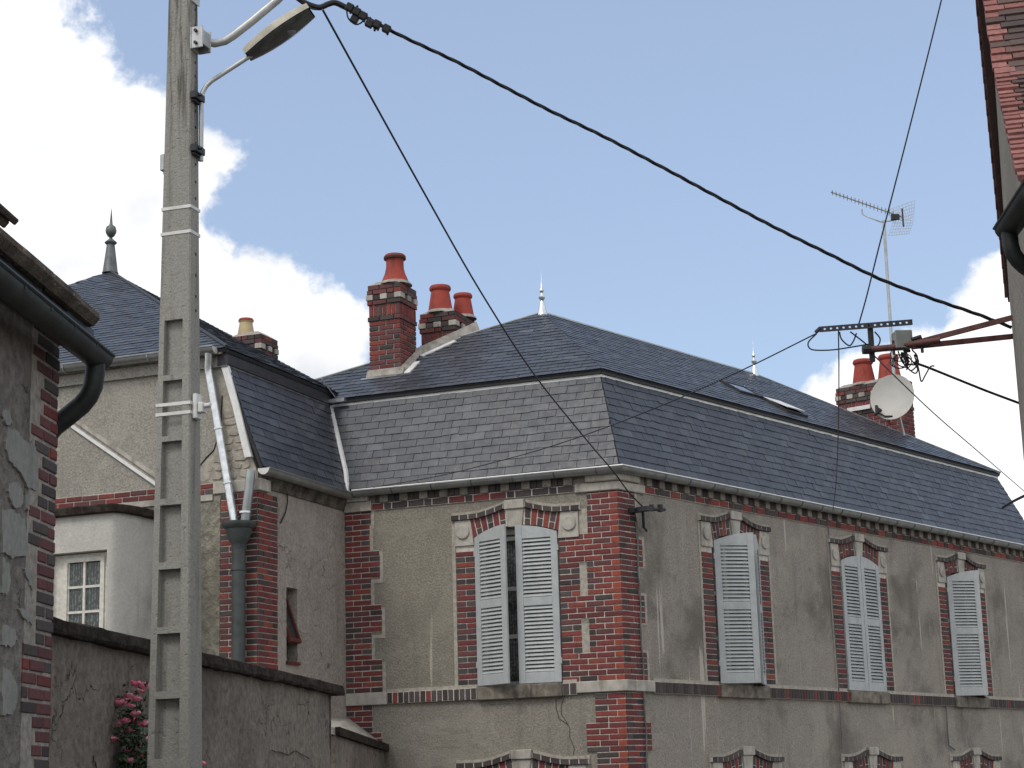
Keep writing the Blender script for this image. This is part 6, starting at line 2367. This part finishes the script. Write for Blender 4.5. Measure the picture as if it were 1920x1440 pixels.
di = thing('satellite_dish', D['an_dish'], 'pale satellite dish on the chimney nearest the right edge', 'satellite dish')
dc = g('dish')
face = V((-0.42, -0.86, 0.22)).normalized()
e1 = face.cross(Z).normalized()
e2 = e1.cross(face).normalized()
mb = MB()
vs, fs = [], []
NR, NS = 7, 36
RX, RY = 0.365, 0.40
for rg_ in range(NR + 1):
    rho = rg_ / NR
    for k in range(NS):
        a = 2 * math.pi * k / NS
        vs.append(dc + e1 * math.cos(a) * RX * rho + e2 * math.sin(a) * RY * rho + face * (0.075 * rho * rho - 0.03))
for rg_ in range(NR):
    for k in range(NS):
        k2 = (k + 1) % NS
        fs.append((rg_ * NS + k, rg_ * NS + k2, (rg_ + 1) * NS + k2, (rg_ + 1) * NS + k))
n = len(vs)
vs += [v - face * 0.012 for v in vs]
fs += [tuple(n + i for i in f[::-1]) for f in fs]
for k in range(NS):
    k2 = (k + 1) % NS
    fs.append((NR * NS + k, NR * NS + k2, n + NR * NS + k2, n + NR * NS + k))
mb.add(vs, fs)
mb.build('reflector', MT['dish'], di, smooth=True)
mb = MB()
foot = dc - e2 * 0.34 + face * 0.03
lnb = g('lnb') + face * 0.10
mb.tube([foot, foot.lerp(lnb, .5) - Z * 0.03, lnb], 0.014, 6)
mb.build('feed_arm', MT['steel_dark'], di)
mb = MB()
mb.lathe(lnb - (dc - lnb).normalized() * 0.05, [(0.022, 0), (0.028, 0.01), (0.028, 0.09), (0.036, 0.10), (0.036, 0.13)], 12, (dc - lnb))
mb.box(Fr(lnb, face, Z, face.cross(Z)), -0.03, 0.04, -0.02, 0.11, -0.022, 0.022)
mb.build('feed_horn', MT['steel_dark'], di)
mb = MB()
bk = dc - face * 0.04
mb.tube([bk, bk - face * 0.12, bk - face * 0.12 - Z * 0.55 + V((0.12, 0.1, 0))], 0.024, 8)
mb.tube([bk - face * 0.12, WR.pt(10.3, bk.z, -1.6)], 0.02, 8)
mb.build('mount', MT['galv'], di)

# ------------------------------------------------------------ rose bush behind the pole
rb = thing('rose_bush', (-2.7, 13.6, 0.27), 'climbing rose bush with pink blossoms against the garden wall behind the pole', 'rose bush')
rr = random.Random(41)
roots_ = V((-2.60, 13.65, 0.27))
mb = MB()
stems = []
rr0 = random.Random(3)
ROSES = [V(q) for q in D['roses']] + [V(q) + V((rr0.uniform(-.12, .07), rr0.uniform(-.05, .05), rr0.uniform(-.12, .05))) for q in D['roses'][3:24:2]]
for i, p in enumerate(ROSES):
    if i % 2 == 0 or i == 24:
        mid = roots_.lerp(p, 0.6) + V((rr.uniform(-.15, .15), rr.uniform(-.1, .1), 0.25))
        pts = smooth_path([roots_ + V((rr.uniform(-.12, .12), rr.uniform(-.05, .05), 0)), mid, p - Z * 0.02], 5)
        mb.tube(pts, 0.010, 5, r1=0.004)
        stems.append(pts)
mb.build('stem', MT['stem'], rb, smooth=True)
for i, c in enumerate(ROSES):
    mb = MB()
    R_ = rr.uniform(0.034, 0.058)
    for ring, (n, tilt, rad) in enumerate(((3, 1.2, 0.35), (5, 0.85, 0.65), (6, 0.45, 1.0))):
        for k in range(n):
            a = 2 * math.pi * (k + rr.uniform(-.2, .2)) / n + ring
            o_ = V((math.cos(a), math.sin(a) * 0.8 - 0.35, 0.25)).normalized()
            t_ = o_.cross(Z).normalized()
            u_ = t_.cross(o_)
            r_ = R_ * rad
            base = c + o_ * r_ * 0.25
            w = R_ * rr.uniform(0.5, 0.75)
            tip = base + (o_ * math.cos(tilt) + u_ * math.sin(tilt)) * R_ * rr.uniform(.8, 1.1)
            midp = base.lerp(tip, .55) + o_ * R_ * .18
            mb.add([base, midp + t_ * w * .7, tip + t_ * w * .3, tip - t_ * w * .3, midp - t_ * w * .7], [(0, 1, 2, 3, 4)])
    mb.build('blossom', MT['rose'], rb)
lv = MB()
cb = [V(p) for p in D['bush']]
for i in range(2600):
    if stems and rr.random() < 0.8:
        st = rr.choice(stems)
        k = min(len(st) - 1, int(rr.uniform(0.45, 1.0) * len(st)))
        c = st[k] + V((rr.gauss(0, .055), rr.gauss(0, .06), rr.gauss(0, .055)))
    else:
        c = V((rr.uniform(-2.92, -2.35), 13.75 + rr.uniform(-.1, .1), rr.uniform(1.6, 3.0)))
    d = V((rr.uniform(-1, 1), rr.uniform(-1, 1), rr.uniform(-.6, .6))).normalized()
    e = d.orthogonal().normalized()
    e = (e * math.cos(i) + d.cross(e) * math.sin(i)).normalized()
    l, w = rr.uniform(.018, .034), rr.uniform(.010, .017)
    nrm = d.cross(e)
    lv.add([c - d * l, c + e * w + nrm * .004, c + d * l, c - e * w + nrm * .004], [(0, 1, 2, 3)])
lv.build('foliage', MT['leaf'], rb, kind='stuff')
